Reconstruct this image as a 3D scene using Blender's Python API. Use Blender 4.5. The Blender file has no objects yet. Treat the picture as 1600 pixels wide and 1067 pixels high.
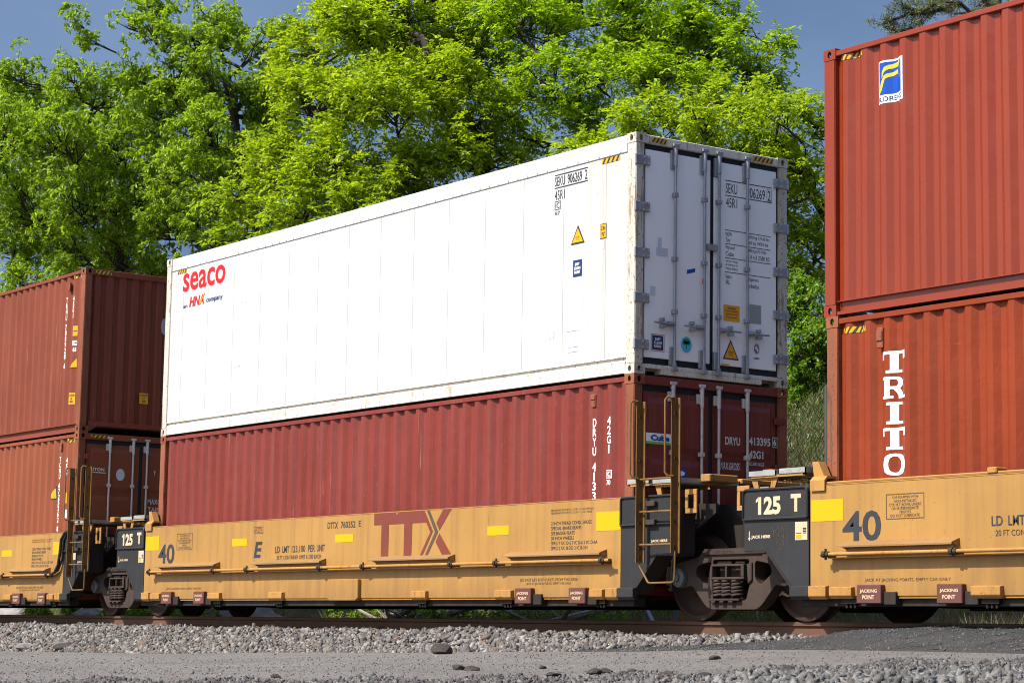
import bpy, bmesh, math, random
import numpy as np
from mathutils import Vector, Matrix

# ------------------------------------------------------------------ camera, sky, sun, exposure
SC = bpy.context.scene
COL = SC.collection
FPX = 3439.404
FW = Vector((-0.80547053, 0.57817245, 0.1301301))
RT = Vector((0.58478723, 0.81102351, 0.01627169))
UP = Vector((0.09613073, -0.08920479, 0.9913634))
CAM = Vector((32.236, -17.38244, -0.14614))
cd = bpy.data.cameras.new('camera'); cam = bpy.data.objects.new('camera', cd); COL.objects.link(cam)
cd.sensor_width = 36.0; cd.lens = FPX / 1600.0 * 36.0; cd.clip_start = 0.1; cd.clip_end = 3000.0
M3 = Matrix((RT, UP, -FW)).transposed()
cam.matrix_world = Matrix.Translation(CAM) @ M3.to_4x4()
SC.camera = cam

SUN = Vector((-0.13, -0.66, 0.74)).normalized()          # towards the sun
EL = math.asin(SUN.z); ROT = math.atan2(SUN.x, SUN.y)
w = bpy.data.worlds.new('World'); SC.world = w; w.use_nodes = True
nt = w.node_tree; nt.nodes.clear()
out = nt.nodes.new('ShaderNodeOutputWorld'); bg = nt.nodes.new('ShaderNodeBackground')
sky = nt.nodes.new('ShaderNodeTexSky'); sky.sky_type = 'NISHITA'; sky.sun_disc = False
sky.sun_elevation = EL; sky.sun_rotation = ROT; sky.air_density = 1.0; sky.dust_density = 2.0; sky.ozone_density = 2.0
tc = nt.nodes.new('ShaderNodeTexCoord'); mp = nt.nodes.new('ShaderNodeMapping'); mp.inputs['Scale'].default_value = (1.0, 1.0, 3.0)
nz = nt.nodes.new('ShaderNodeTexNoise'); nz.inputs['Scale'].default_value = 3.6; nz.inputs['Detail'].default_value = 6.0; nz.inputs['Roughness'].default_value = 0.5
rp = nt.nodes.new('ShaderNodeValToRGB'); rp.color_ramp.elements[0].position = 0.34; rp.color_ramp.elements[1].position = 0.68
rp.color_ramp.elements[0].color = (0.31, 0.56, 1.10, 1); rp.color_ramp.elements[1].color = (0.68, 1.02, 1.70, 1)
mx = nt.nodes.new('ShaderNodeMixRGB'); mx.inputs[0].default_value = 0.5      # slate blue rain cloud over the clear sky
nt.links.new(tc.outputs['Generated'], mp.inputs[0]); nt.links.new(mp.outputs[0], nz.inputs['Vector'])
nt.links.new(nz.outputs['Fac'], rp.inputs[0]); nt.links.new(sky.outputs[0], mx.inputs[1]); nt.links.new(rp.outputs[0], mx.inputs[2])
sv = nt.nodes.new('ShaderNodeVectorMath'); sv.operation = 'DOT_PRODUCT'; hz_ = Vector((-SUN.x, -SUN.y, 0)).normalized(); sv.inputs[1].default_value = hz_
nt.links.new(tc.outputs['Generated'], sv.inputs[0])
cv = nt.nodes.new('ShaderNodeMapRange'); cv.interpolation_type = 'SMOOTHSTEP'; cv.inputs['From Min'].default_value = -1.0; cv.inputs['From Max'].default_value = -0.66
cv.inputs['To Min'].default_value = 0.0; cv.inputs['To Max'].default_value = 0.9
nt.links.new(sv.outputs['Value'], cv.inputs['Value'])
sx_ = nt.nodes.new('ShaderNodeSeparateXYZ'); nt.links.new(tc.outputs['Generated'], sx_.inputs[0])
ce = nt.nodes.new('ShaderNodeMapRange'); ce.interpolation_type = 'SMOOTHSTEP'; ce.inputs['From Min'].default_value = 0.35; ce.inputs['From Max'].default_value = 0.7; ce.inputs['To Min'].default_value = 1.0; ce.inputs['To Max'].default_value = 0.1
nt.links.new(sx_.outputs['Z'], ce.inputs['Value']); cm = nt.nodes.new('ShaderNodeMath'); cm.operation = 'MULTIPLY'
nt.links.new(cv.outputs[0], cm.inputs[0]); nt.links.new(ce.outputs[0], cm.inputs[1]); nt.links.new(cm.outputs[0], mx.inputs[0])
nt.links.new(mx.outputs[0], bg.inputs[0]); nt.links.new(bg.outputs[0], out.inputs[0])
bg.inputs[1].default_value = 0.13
sl = bpy.data.lights.new('sun', 'SUN'); so = bpy.data.objects.new('sun', sl); COL.objects.link(so)
sl.energy = 3.65; sl.angle = math.radians(0.55); sl.color = (1.0, 0.945, 0.86)
so.rotation_euler = SUN.to_track_quat('Z', 'Y').to_euler(); so.location = (0, -20, 40)
SC.view_settings.view_transform = 'Standard'; SC.view_settings.look = 'None'
SC.view_settings.exposure = 1.08; SC.view_settings.gamma = 1.0
SC.view_settings.use_curve_mapping = False
SC.render.engine = 'CYCLES'
SC.cycles.max_bounces = 6; SC.cycles.diffuse_bounces = 3; SC.cycles.glossy_bounces = 3; SC.cycles.transmission_bounces = 3
SC.cycles.transparent_max_bounces = 8; SC.cycles.use_denoising = True; SC.cycles.filter_width = 1.05

random.seed(7); RNG = np.random.default_rng(11)

# ------------------------------------------------------------------ helpers
def at(px, py, t):
    "a point at depth t along the pixel's ray"
    return CAM + (FW + RT * ((px - 800) / FPX) + UP * ((533.5 - py) / FPX)) * t

class MB:
    def __init__(s): s.v = []; s.f = []
    def add(s, vs, fs):
        n = len(s.v); s.v += [tuple(a) for a in vs]; s.f += [tuple(i + n for i in q) for q in fs]; return s
    def box(s, x0, x1, y0, y1, z0, z1):
        return s.add([(x0,y0,z0),(x1,y0,z0),(x1,y1,z0),(x0,y1,z0),(x0,y0,z1),(x1,y0,z1),(x1,y1,z1),(x0,y1,z1)],
                     [(0,3,2,1),(4,5,6,7),(0,1,5,4),(1,2,6,5),(2,3,7,6),(3,0,4,7)])
    def prism(s, pts, ax, a0, a1):
        def P(p, a): return {'x': (a, p[0], p[1]), 'y': (p[0], a, p[1]), 'z': (p[0], p[1], a)}[ax]
        n = len(pts)
        return s.add([P(p, a0) for p in pts] + [P(p, a1) for p in pts],
                     [tuple(range(n)), tuple(range(2*n-1, n-1, -1))] + [(i, i+n, (i+1) % n + n, (i+1) % n) for i in range(n)])
    def tube(s, pts, r, n=8, caps=True):
        pts = [Vector(p) for p in pts]; rs = r if isinstance(r, (list, tuple)) else [r]*len(pts)
        t0 = (pts[1]-pts[0]).normalized(); u = t0.orthogonal().normalized(); vs = []; prev = t0
        for i, p in enumerate(pts):
            t = ((pts[min(i+1, len(pts)-1)] - p).normalized() + (p - pts[max(i-1, 0)]).normalized())
            t = t.normalized() if t.length > 1e-6 else prev
            u = (u - t * u.dot(t)); u = u.normalized() if u.length > 1e-5 else t.orthogonal().normalized()
            b = t.cross(u); prev = t
            for k in range(n):
                a = 2*math.pi*k/n; vs.append(p + (u*math.cos(a) + b*math.sin(a)) * rs[i])
        fs = []
        for i in range(len(pts)-1):
            for k in range(n):
                fs.append((i*n+k, i*n+(k+1) % n, (i+1)*n+(k+1) % n, (i+1)*n+k))
        if caps: fs += [tuple(range(n-1, -1, -1)), tuple(range((len(pts)-1)*n, len(pts)*n))]
        return s.add(vs, fs)
    def lathe(s, prof, c, n=40):
        "profile of (radius, y) turned round the y axis at c"
        vs = []
        for r, h in prof:
            for k in range(n):
                a = 2*math.pi*k/n; vs.append((c[0]+r*math.cos(a), c[1]+h, c[2]+r*math.sin(a)))
        fs = []
        for i in range(len(prof)-1):
            for k in range(n): fs.append((i*n+k, (i+1)*n+k, (i+1)*n+(k+1) % n, i*n+(k+1) % n))
        fs += [tuple(range(n)), tuple(range(len(prof)*n-1, (len(prof)-1)*n-1, -1))]
        return s.add(vs, fs)
    def build(s, name, mat, parent=None, smooth=False, bevel=0.0, seg=1):
        me = bpy.data.meshes.new(name); me.from_pydata(s.v, [], s.f); me.update()
        bm = bmesh.new(); bm.from_mesh(me); bmesh.ops.recalc_face_normals(bm, faces=bm.faces)
        if bevel:
            ed = [e for e in bm.edges if len(e.link_faces) == 2 and e.calc_face_angle(0) > 0.5]
            bmesh.ops.bevel(bm, geom=ed, offset=bevel, segments=seg, affect='EDGES', clamp_overlap=True)
        bm.to_mesh(me); bm.free()
        return link(name, me, mat, parent, smooth)

def link(name, me, mat, parent=None, smooth=False):
    if smooth:
        me.polygons.foreach_set('use_smooth', [True]*len(me.polygons)); me.set_sharp_from_angle(angle=math.radians(38))
    if mat is not None: me.materials.append(mat)
    o = bpy.data.objects.new(name, me); COL.objects.link(o)
    if parent is not None: o.parent = parent
    return o

def thing(name, label, cat, loc=(0, 0, 0), rz=0.0, group=None):
    o = bpy.data.objects.new(name, None); COL.objects.link(o); o.location = loc; o.rotation_euler = (0, 0, rz)
    o.empty_display_size = 0.2
    return tag(o, label, cat, group)
def tag(o, label, cat, group=None):
    o['label'] = label; o['category'] = cat
    if group: o['group'] = group
    return o
def struct(o): o['kind'] = 'structure'; return o

def fast_mesh(name, V, F, k):
    "numpy vertices (n,3) and faces (m,k)"
    me = bpy.data.meshes.new(name); V = np.ascontiguousarray(V, np.float32); F = np.ascontiguousarray(F, np.int32)
    me.vertices.add(len(V)); me.vertices.foreach_set('co', V.ravel())
    me.loops.add(F.size); me.loops.foreach_set('vertex_index', F.ravel())
    me.polygons.add(len(F)); me.polygons.foreach_set('loop_start', np.arange(0, F.size, k, dtype=np.int32))
    me.update(calc_edges=True); return me

# ------------------------------------------------------------------ materials
class NT:
    def __init__(s, name):
        s.m = bpy.data.materials.new(name); s.m.use_nodes = True; s.t = s.m.node_tree; s.n = s.t.nodes
        s.b = s.n['Principled BSDF']; s.out = s.n['Material Output']
    def new(s, ty, **kw):
        d = s.n.new(ty)
        for k, v in kw.items():
            if k in d.inputs: d.inputs[k].default_value = v
            else: setattr(d, k, v)
        return d
    def l(s, a, b): s.t.links.new(a, b)
    def coord(s, scale=(1, 1, 1), rnd=True):
        tc = s.new('ShaderNodeTexCoord'); mp = s.new('ShaderNodeMapping'); mp.inputs['Scale'].default_value = scale
        if rnd:
            oi = s.new('ShaderNodeObjectInfo'); mu = s.new('ShaderNodeMath', operation='MULTIPLY'); mu.inputs[1].default_value = 37.0
            ad = s.new('ShaderNodeVectorMath', operation='ADD'); s.l(oi.outputs['Random'], mu.inputs[0]); s.l(mu.outputs[0], ad.inputs[1]); s.l(tc.outputs['Object'], ad.inputs[0])
            s.l(ad.outputs[0], mp.inputs[0])
        else: s.l(tc.outputs['Object'], mp.inputs[0])
        return mp.outputs[0]
    def noise(s, vec, scale, detail=4.0, rough=0.55):
        d = s.new('ShaderNodeTexNoise'); d.inputs['Scale'].default_value = scale; d.inputs['Detail'].default_value = detail; d.inputs['Roughness'].default_value = rough
        s.l(vec, d.inputs['Vector']); return d.outputs['Fac']
    def ramp(s, fac, stops, interp='LINEAR'):
        d = s.new('ShaderNodeValToRGB'); r = d.color_ramp; r.interpolation = interp
        while len(r.elements) < len(stops): r.elements.new(0.5)
        for e, (p, c) in zip(r.elements, stops): e.position = p; e.color = (c, c, c, 1) if not isinstance(c, tuple) else (*c, 1)
        s.l(fac, d.inputs[0]); return d.outputs['Color']
    def mix(s, fac, a, b):
        d = s.new('ShaderNodeMixRGB')
        for i, v in ((0, fac), (1, a), (2, b)):
            if isinstance(v, tuple): d.inputs[i].default_value = (*v, 1)
            elif isinstance(v, (int, float)): d.inputs[i].default_value = v
            else: s.l(v, d.inputs[i])
        return d.outputs[0]
    def mul(s, a, k):
        d = s.new('ShaderNodeMath', operation='MULTIPLY'); s.l(a, d.inputs[0]); d.inputs[1].default_value = k; return d.outputs[0]
    def bump(s, h, strength, dist=0.02):
        d = s.new('ShaderNodeBump'); d.inputs['Strength'].default_value = strength; d.inputs['Distance'].default_value = dist
        s.l(h, d.inputs['Height']); s.l(d.outputs[0], s.b.inputs['Normal'])

def sc(c, k): return tuple(min(1.0, x*k) for x in c)
def paint(name, col, rough=0.45, var=0.16, streak=0.3, dirt=(0.16, 0.10, 0.07), rust=0.35, rustcol=(0.13, 0.05, 0.025), rust_at=0.66, bump=0.12, spec=0.2, fade=None, metal=0.0, scratch=None, splash=None):
    s = NT(name); v = s.coord(); vs = s.coord((7, 7, 0.28)); vh = s.coord((9, 9, 0.9))
    base = s.mix(s.ramp(s.noise(v, 0.7, 5), [(0.3, 0.0), (0.7, 1.0)]), sc(col, 1-var), sc(col, 1+var))
    if fade: base = s.mix(s.ramp(s.noise(vs, 0.5, 6, 0.65), [(0.42, 0.0), (0.72, 0.75)]), base, fade)
    base = s.mix(s.mul(s.ramp(s.noise(vs, 1.0, 7, 0.6), [(0.48, 0.0), (0.75, 1.0)]), streak), base, dirt)
    base = s.mix(s.mul(s.ramp(s.noise(vh, 1.6, 8, 0.7), [(rust_at, 0.0), (rust_at+0.04, 1.0)]), rust), base, rustcol)
    sp = s.ramp(s.noise(v, 26, 3, 0.6), [(rust_at+0.03, 0.0), (rust_at+0.07, 1.0)])
    base = s.mix(s.mul(sp, rust), base, rustcol)
    if scratch:
        vt = s.coord((38, 38, 0.55)); k1 = s.ramp(s.noise(vt, 1.0, 4, 0.6), [(0.665, 0.0), (0.70, 1.0)]); k2 = s.ramp(s.noise(v, 1.7, 4), [(0.45, 0.0), (0.6, 0.8)])
        mm = s.new('ShaderNodeMixRGB', blend_type='MULTIPLY'); mm.inputs[0].default_value = 1.0; s.l(k1, mm.inputs[1]); s.l(k2, mm.inputs[2])
        base = s.mix(mm.outputs[0], base, scratch)
        k3 = s.ramp(s.noise(s.coord((1.3, 1.3, 9)), 2.2, 7, 0.75), [(0.69, 0.0), (0.71, 0.7)]); base = s.mix(k3, base, scratch)
    if splash:
        tcz = s.new('ShaderNodeTexCoord'); sz3 = s.new('ShaderNodeSeparateXYZ'); s.l(tcz.outputs['Object'], sz3.inputs[0]); nn = s.mul(s.noise(s.coord((3, 3, 0.8)), 1.2, 6, 0.65), 0.9)
        ad = s.new('ShaderNodeMath', operation='ADD'); s.l(sz3.outputs['Z'], ad.inputs[0]); s.l(nn, ad.inputs[1])
        base = s.mix(s.ramp(ad.outputs[0], [(0.62, 0.55), (1.0, 0.0)]), base, splash)
    s.l(base, s.b.inputs['Base Color'])
    s.l(s.ramp(s.noise(v, 5, 5), [(0.3, max(0.05, rough-0.1)), (0.75, min(1, rough+0.16))]), s.b.inputs['Roughness'])
    s.b.inputs['Specular IOR Level'].default_value = spec; s.b.inputs['Metallic'].default_value = metal
    s.bump(s.noise(v, 3.0, 6, 0.6), bump, 0.03)
    return s.m
def plain(name, col, rough=0.5, var=0.1, spec=0.35, metal=0.0, wear=0.0, wearcol=(0.3, 0.3, 0.3), scale=3.0):
    s = NT(name); v = s.coord()
    b = s.mix(s.ramp(s.noise(v, scale, 5), [(0.3, 0.0), (0.7, 1.0)]), sc(col, 1-var), sc(col, 1+var))
    if wear: b = s.mix(s.mul(s.ramp(s.noise(v, 9, 8, 0.7), [(0.56, 0.0), (0.62, 1.0)]), wear), b, wearcol)
    s.l(b, s.b.inputs['Base Color']); s.b.inputs['Roughness'].default_value = rough
    s.b.inputs['Specular IOR Level'].default_value = spec; s.b.inputs['Metallic'].default_value = metal
    return s.m

M = {}
M['florens'] = paint('red_orange_paint', (0.198, 0.027, 0.007), 0.24, 0.06, 0.10, (0.17, 0.045, 0.028), 0.12, rust_at=0.72, bump=0.03, spec=0.45)
M['triton'] = paint('orange_brown_paint', (0.195, 0.031, 0.009), 0.40, 0.12, 0.30, (0.12, 0.04, 0.025), 0.4, (0.07,0.03,0.02), rust_at=0.64, bump=0.5, scratch=(0.30, 0.13, 0.09))
M['maroon'] = paint('maroon_paint', (0.170, 0.028, 0.019), 0.40, 0.12, 0.35, (0.22, 0.07, 0.045), 0.4, (0.28, 0.10, 0.055), rust_at=0.63, bump=0.35, fade=(0.15, 0.04, 0.04), scratch=(0.34, 0.15, 0.09))
M['terra'] = paint('terracotta_paint', (0.185, 0.043, 0.021), 0.48, 0.10, 0.30, (0.24, 0.09, 0.06), 0.4, (0.28, 0.12, 0.075), rust_at=0.63, bump=0.2, scratch=(0.33, 0.17, 0.11))
M['terra2'] = paint('faded_orange_paint', (0.215, 0.058, 0.025), 0.5, 0.12, 0.35, (0.17, 0.065, 0.04), 0.35, rust_at=0.65, bump=0.12)
M['rustpost'] = paint('worn_post_paint', (0.22, 0.072, 0.036), 0.55, 0.2, 0.55, (0.13, 0.055, 0.03), 0.7, (0.08, 0.04, 0.022), rust_at=0.57, bump=0.25)
M['white'] = paint('white_paint', (0.47, 0.47, 0.465), 0.42, 0.02, 0.22, (0.33, 0.31, 0.265), 0.3, (0.26, 0.17, 0.10), rust_at=0.69, bump=0.03)
M['whitestain'] = paint('faintly_stained_white_paint', (0.47, 0.47, 0.46), 0.45, 0.03, 0.65, (0.36, 0.29, 0.20), 0.45, (0.27, 0.17, 0.09), rust_at=0.64, bump=0.04)
M['whitepost'] = paint('stained_white_paint', (0.48, 0.455, 0.40), 0.5, 0.05, 0.50, (0.36, 0.25, 0.14), 0.75, (0.22, 0.12, 0.055), rust_at=0.56, bump=0.08)
M['whiterail'] = paint('grimy_white_paint', (0.60, 0.58, 0.52), 0.5, 0.06, 0.55, (0.30, 0.22, 0.13), 0.6, (0.20, 0.10, 0.05), rust_at=0.58, bump=0.1)
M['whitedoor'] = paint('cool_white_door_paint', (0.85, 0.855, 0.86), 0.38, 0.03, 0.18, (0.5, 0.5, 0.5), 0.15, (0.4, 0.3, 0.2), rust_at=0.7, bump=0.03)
M['gasket'] = plain('black_rubber', (0.012, 0.014, 0.02), 0.6)
M['galvlt'] = plain('pale_galvanised_steel', (0.50, 0.475, 0.45), 0.45, 0.12, 0.5, 0.1, 0.35, (0.25, 0.2, 0.17))
M['galv'] = plain('galvanised_steel', (0.27, 0.29, 0.32), 0.42, 0.2, 0.5, 0.35, 0.3, (0.2, 0.13, 0.09))
M['hinge'] = plain('dull_hinge_steel', (0.26, 0.27, 0.30), 0.5, 0.2, 0.4, 0.2, 0.45, (0.17, 0.09, 0.05), 8.0)
M['yellow'] = paint('ochre_car_paint', (0.33, 0.178, 0.047), 0.42, 0.10, 0.6, (0.20, 0.105, 0.036), 0.55, (0.10, 0.052, 0.025), rust_at=0.655, bump=0.14, spec=0.35, splash=(0.17, 0.09, 0.035))
M['yelsteel'] = paint('worn_ochre_paint', (0.36, 0.185, 0.052), 0.5, 0.12, 0.5, (0.16, 0.085, 0.035), 0.6, (0.10, 0.05, 0.025), rust_at=0.60, bump=0.15)
M['shelf'] = paint('dusty_shelf_paint', (0.25, 0.142, 0.055), 0.6, 0.12, 0.4, (0.17, 0.105, 0.06), 0.4, (0.10, 0.06, 0.04), rust_at=0.62, bump=0.15)
M['ladder'] = paint('shade_dark_grimy_ladder_paint', (0.17, 0.088, 0.026), 0.5, 0.15, 0.6, (0.08, 0.045, 0.02), 0.6, (0.07, 0.035, 0.02), rust_at=0.58, bump=0.15)  # base colour darkened for shade on the stile sides; grime and rust streaked over
M['darkcap'] = plain('dark_grey_cap', (0.06, 0.065, 0.072), 0.45, 0.3)
M['brownpl'] = paint('brown_plate_paint', (0.115, 0.045, 0.038), 0.5, 0.12, 0.2, (0.1, 0.05, 0.04), 0.3, bump=0.1)
M['black'] = paint('black_end_paint', (0.024, 0.024, 0.026), 0.5, 0.15, 0.35, (0.05, 0.042, 0.034), 0.25, (0.07, 0.05, 0.035), rust_at=0.68, bump=0.12)
M['dirtyblack'] = paint('dusty_black_steel', (0.022, 0.018, 0.016), 0.65, 0.2, 0.5, (0.06, 0.042, 0.03), 0.4, (0.07, 0.045, 0.03), bump=0.2)
M['truck'] = paint('dusty_brown_casting', (0.045, 0.031, 0.025), 0.75, 0.2, 0.5, (0.068, 0.046, 0.036), 0.5, (0.022, 0.016, 0.013), rust_at=0.6, bump=0.35)
M['wheel'] = paint('rusty_wheel_steel', (0.045, 0.027, 0.021), 0.65, 0.2, 0.3, (0.085, 0.05, 0.035), 0.3, bump=0.15)
M['railst'] = paint('rusty_rail_steel', (0.11, 0.058, 0.038), 0.7, 0.15, 0.2, (0.11, 0.055, 0.032), 0.3, (0.13, 0.06, 0.03), bump=0.2)
M['grate'] = plain('grey_grating_steel', (0.30, 0.31, 0.30), 0.5, 0.2, 0.4, 0.2, 0.4, (0.2, 0.14, 0.09))
M['reflect'] = plain('bright_yellow_reflector', (0.62, 0.32, 0.0), 0.35, 0.03)
M['ink'] = plain('black_stencil_paint', (0.028, 0.03, 0.035), 0.5, 0.2)
M['inkfade'] = plain('faded_stencil_paint', (0.085, 0.055, 0.032), 0.5, 0.3)
M['ttx'] = plain('rust_red_logo_paint', (0.155, 0.036, 0.021), 0.45, 0.06)
M['ttxgrey'] = plain('grey_logo_paint', (0.075, 0.055, 0.037), 0.45, 0.06)
M['cream'] = plain('cream_lettering', (0.50, 0.39, 0.25), 0.5, 0.06)
M['letter'] = plain('white_lettering', (0.80, 0.79, 0.77), 0.5, 0.04, wear=0.5, wearcol=(0.45, 0.2, 0.14), scale=5)
M['letterg'] = plain('worn_white_lettering', (0.62, 0.60, 0.58), 0.5, 0.1, wear=0.3, wearcol=(0.2, 0.06, 0.045))
M['red'] = plain('red_lettering', (0.62, 0.010, 0.012), 0.4, 0.03)
M['dred'] = plain('dark_red_lettering', (0.42, 0.012, 0.012), 0.4, 0.05)
M['navy'] = plain('navy_sticker', (0.012, 0.03, 0.12), 0.35, 0.05)
M['blue'] = plain('bright_blue_sticker', (0.003, 0.055, 0.34), 0.35, 0.04)
M['cyan'] = plain('light_blue_sticker', (0.05, 0.42, 0.62), 0.35, 0.04)
M['green'] = plain('green_print', (0.01, 0.16, 0.06), 0.4, 0.05)
M['lime'] = plain('lime_green_print', (0.16, 0.42, 0.10), 0.4, 0.05)
M['sticky'] = plain('yellow_sticker', (0.60, 0.32, 0.004), 0.35, 0.04)
M['amber'] = plain('amber_sticker', (0.75, 0.33, 0.004), 0.35, 0.04)
M['silver'] = plain('grey_data_plate', (0.36, 0.36, 0.34), 0.4, 0.1, 0.4, 0.4)
M['white_s'] = plain('white_sticker', (0.78, 0.78, 0.80), 0.4, 0.03)
M['greyprint'] = plain('pale_grey_sticker', (0.52, 0.55, 0.62), 0.4, 0.08)
M['orange'] = plain('orange_sticker', (0.75, 0.12, 0.02), 0.4, 0.04)
M['wood'] = paint('weathered_timber', (0.14, 0.10, 0.07), 0.8, 0.2, 0.4, bump=0.3)
M['hose'] = plain('black_hose_rubber', (0.02, 0.019, 0.018), 0.5)

# ------------------------------------------------------------------ lettering and flat marks
_tc = {}
def glyphs(txt, bold=0.0, shear=0.0):
    k = (txt, bold, shear)
    if k not in _tc:
        cu = bpy.data.curves.new('t', 'FONT'); cu.body = txt; cu.offset = bold; cu.shear = shear; cu.resolution_u = 3
        ob = bpy.data.objects.new('t', cu); me = bpy.data.meshes.new_from_object(ob)
        V = np.array([q.co[:2] for q in me.vertices]); F = [tuple(p.vertices) for p in me.polygons]
        bpy.data.objects.remove(ob); bpy.data.curves.remove(cu); bpy.data.meshes.remove(me)
        lo = V.min(0); hi = V.max(0); _tc[k] = ((V - lo) / (hi - lo), F, (hi-lo)[0] / (hi-lo)[1])
    return _tc[k]
class Marks:
    "flat paint shapes in plane coordinates (a, z)"
    def __init__(s): s.v = []; s.f = []
    def add(s, V, F):
        n = len(s.v); s.v += [tuple(p) for p in V]; s.f += [tuple(i+n for i in q) for q in F]; return s
    def text(s, txt, a0, a1, z0, z1, bold=0.02, shear=0.0, slope=0.0):
        V, F, _ = glyphs(txt, bold, shear)
        return s.add([(a0+(a1-a0)*x, z0+(z1-z0)*y + slope*x) for x, y in V], F)
    def lines(s, rows, a0, a1, z0, z1, bold=0.02, center=False, gap=0.35):
        n = len(rows); h = (z1-z0) / (n + (n-1)*gap); ws = [glyphs(r, bold)[2] for r in rows]; wm = max(ws)
        for i, r in enumerate(rows):
            if not r: continue
            zt = z1 - i*h*(1+gap); wd = (a1-a0)*ws[i]/wm; o = (a1-a0-wd)/2 if center else 0
            s.text(r, a0+o, a0+o+wd, zt-h, zt, bold)
        return s
    def stack(s, txt, a0, a1, z0, z1, bold=0.03, space=0.45):
        us = [1.0 if c != ' ' else 0.6 for c in txt]; tot = sum(us); z = z1
        for c, u in zip(txt, us):
            h = (z1-z0)*u/tot
            if c != ' ':
                m = (a0+a1)/2; hw = (a1-a0)/2 * (0.35 if c in '1I' else 1)
                s.text(c, m-hw, m+hw, z-h*0.93, z-h*0.03, bold)
            z -= h
        return s
    def rect(s, a0, a1, z0, z1): return s.add([(a0, z0), (a1, z0), (a1, z1), (a0, z1)], [(0, 1, 2, 3)])
    def frame(s, a0, a1, z0, z1, t):
        s.rect(a0, a1, z0, z0+t); s.rect(a0, a1, z1-t, z1); s.rect(a0, a0+t, z0+t, z1-t); return s.rect(a1-t, a1, z0+t, z1-t)
    def poly(s, pts): return s.add(pts, [tuple(range(len(pts)))])
    def oval(s, ca, cz, ra, rz, n=24): return s.poly([(ca+ra*math.cos(2*math.pi*k/n), cz+rz*math.sin(2*math.pi*k/n)) for k in range(n)])
    def side(s, name, mat, parent, y, corr=None):
        "on the near (-y) side; corr = (break list, function x -> y)"
        bm = bmesh.new(); vs = [bm.verts.new((a, y, z)) for a, z in s.v]
        for q in s.f:
            try: bm.faces.new([vs[i] for i in q])
            except ValueError: pass
        if corr:
            lo = min(a for a, z in s.v); hi = max(a for a, z in s.v)
            for b in corr[0]:
                if lo < b < hi: bmesh.ops.bisect_plane(bm, geom=bm.verts[:]+bm.edges[:]+bm.faces[:], plane_co=(b, 0, 0), plane_no=(1, 0, 0), dist=1e-5)
            for q in bm.verts: q.co.y = corr[1](q.co.x) + y
        me = bpy.data.meshes.new(name); bm.to_mesh(me); bm.free(); return link(name, me, mat, parent)
    def end(s, name, mat, parent, x):
        me = bpy.data.meshes.new(name); me.from_pydata([(x, a, z) for a, z in s.v], [], s.f); me.update(); return link(name, me, mat, parent)

def hazard(parent, plane, off, a0, a1, z0, z1, corr=None, n=4):
    y = Marks().rect(a0, a1, z0, z1); k = Marks(); wd = (a1-a0)/(n+0.0); sh = (z1-z0)*0.7
    for i in range(n):
        b = a0 + wd*(i+0.05); c = b + wd*0.42
        k.poly([(max(a0, b-0.0), z0), (min(a1, c), z0), (min(a1, c+sh), z1), (min(a1, b+sh), z1)])
    if plane == 'S':
        o = y.side('hazard_stripe', M['sticky'], parent, off, corr); k.side('stripe', M['ink'], o, off-0.002, corr)
    else:
        o = y.end('hazard_stripe', M['sticky'], parent, off); k.end('stripe', M['ink'], o, off+0.002)

# ------------------------------------------------------------------ ground
def zt(x): return float(np.interp(x, [-60, -12, -4, 1, 5, 11, 14, 16, 18, 40], [-1.05, -0.88, -0.75, -0.68, -0.565, -0.41, -0.355, -0.31, -0.27, -0.25]))
def sst(a, b, x):
    t = min(1, max(0, (x-a)/(b-a))); return t*t*(3-2*t)
def ground_z(x, y):
    if y > -2.45:
        if y < -1.45: return zt(x) + (-0.215 - zt(x)) * (y+2.45)/1.0
        if y < 2.6: return -0.215
        if y < 4.2: return -0.215 - 0.1*sst(2.6, 4.2, y)
        return -0.315 + 5.2*sst(4.2, 10.5, y) + 0.06*(max(0, y-10.5))**0.9 + 0.18*math.sin(x*0.9+y)*sst(4.2, 6, y)
    g_ = max(-0.5, min(-0.2, -0.40 + 0.025*(x-22) + 0.02*(y+12)))
    z = zt(x) + (g_ - zt(x)) * sst(-3.2, -8.5, y)
    d = math.hypot(x-CAM.x, y-CAM.y)
    return z - 1.35*sst(5.6, 2.6, d) - 0.012*math.sin(x*1.7)*sst(-3, -5, y)
def axis(segs):
    r = []
    for a, b, n in segs: r += list(np.linspace(a, b, n, endpoint=False))
    return r + [segs[-1][1]]
gx = axis([(-1500, -80, 8), (-80, -14, 40), (-14, 40, 120), (40, 200, 12), (200, 1500, 6)])
gy = axis([(-1500, -60, 6), (-60, -20, 10), (-20, -2.45, 46), (-2.45, -1.45, 4), (-1.45, 2.6, 5), (2.6, 14, 40), (14, 60, 12), (60, 1500, 8)])
V = np.array([(x, y, ground_z(x, y)) for y in gy for x in gx]); nx = len(gx)
F = np.array([(j*nx+i, j*nx+i+1, (j+1)*nx+i+1, (j+1)*nx+i) for j in range(len(gy)-1) for i in range(nx-1)])
s = NT('packed_gravel'); v = s.coord(rnd=False)
c1 = s.mix(s.ramp(s.noise(v, 0.8, 6), [(0.3, 0.0), (0.7, 1.0)]), (0.135, 0.126, 0.117), (0.192, 0.180, 0.168))
vo = s.new('ShaderNodeTexVoronoi'); vo.inputs['Scale'].default_value = 45; s.l(v, vo.inputs['Vector'])
c2 = s.mix(s.ramp(vo.outputs['Color'], [(0.1, 0.85), (0.7, 0.0)]), c1, (0.10, 0.093, 0.085))
c3 = s.mix(s.ramp(s.noise(v, 26, 6, 0.8), [(0.56, 0.0), (0.66, 0.85)]), c2, (0.05, 0.05, 0.05))
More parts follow.
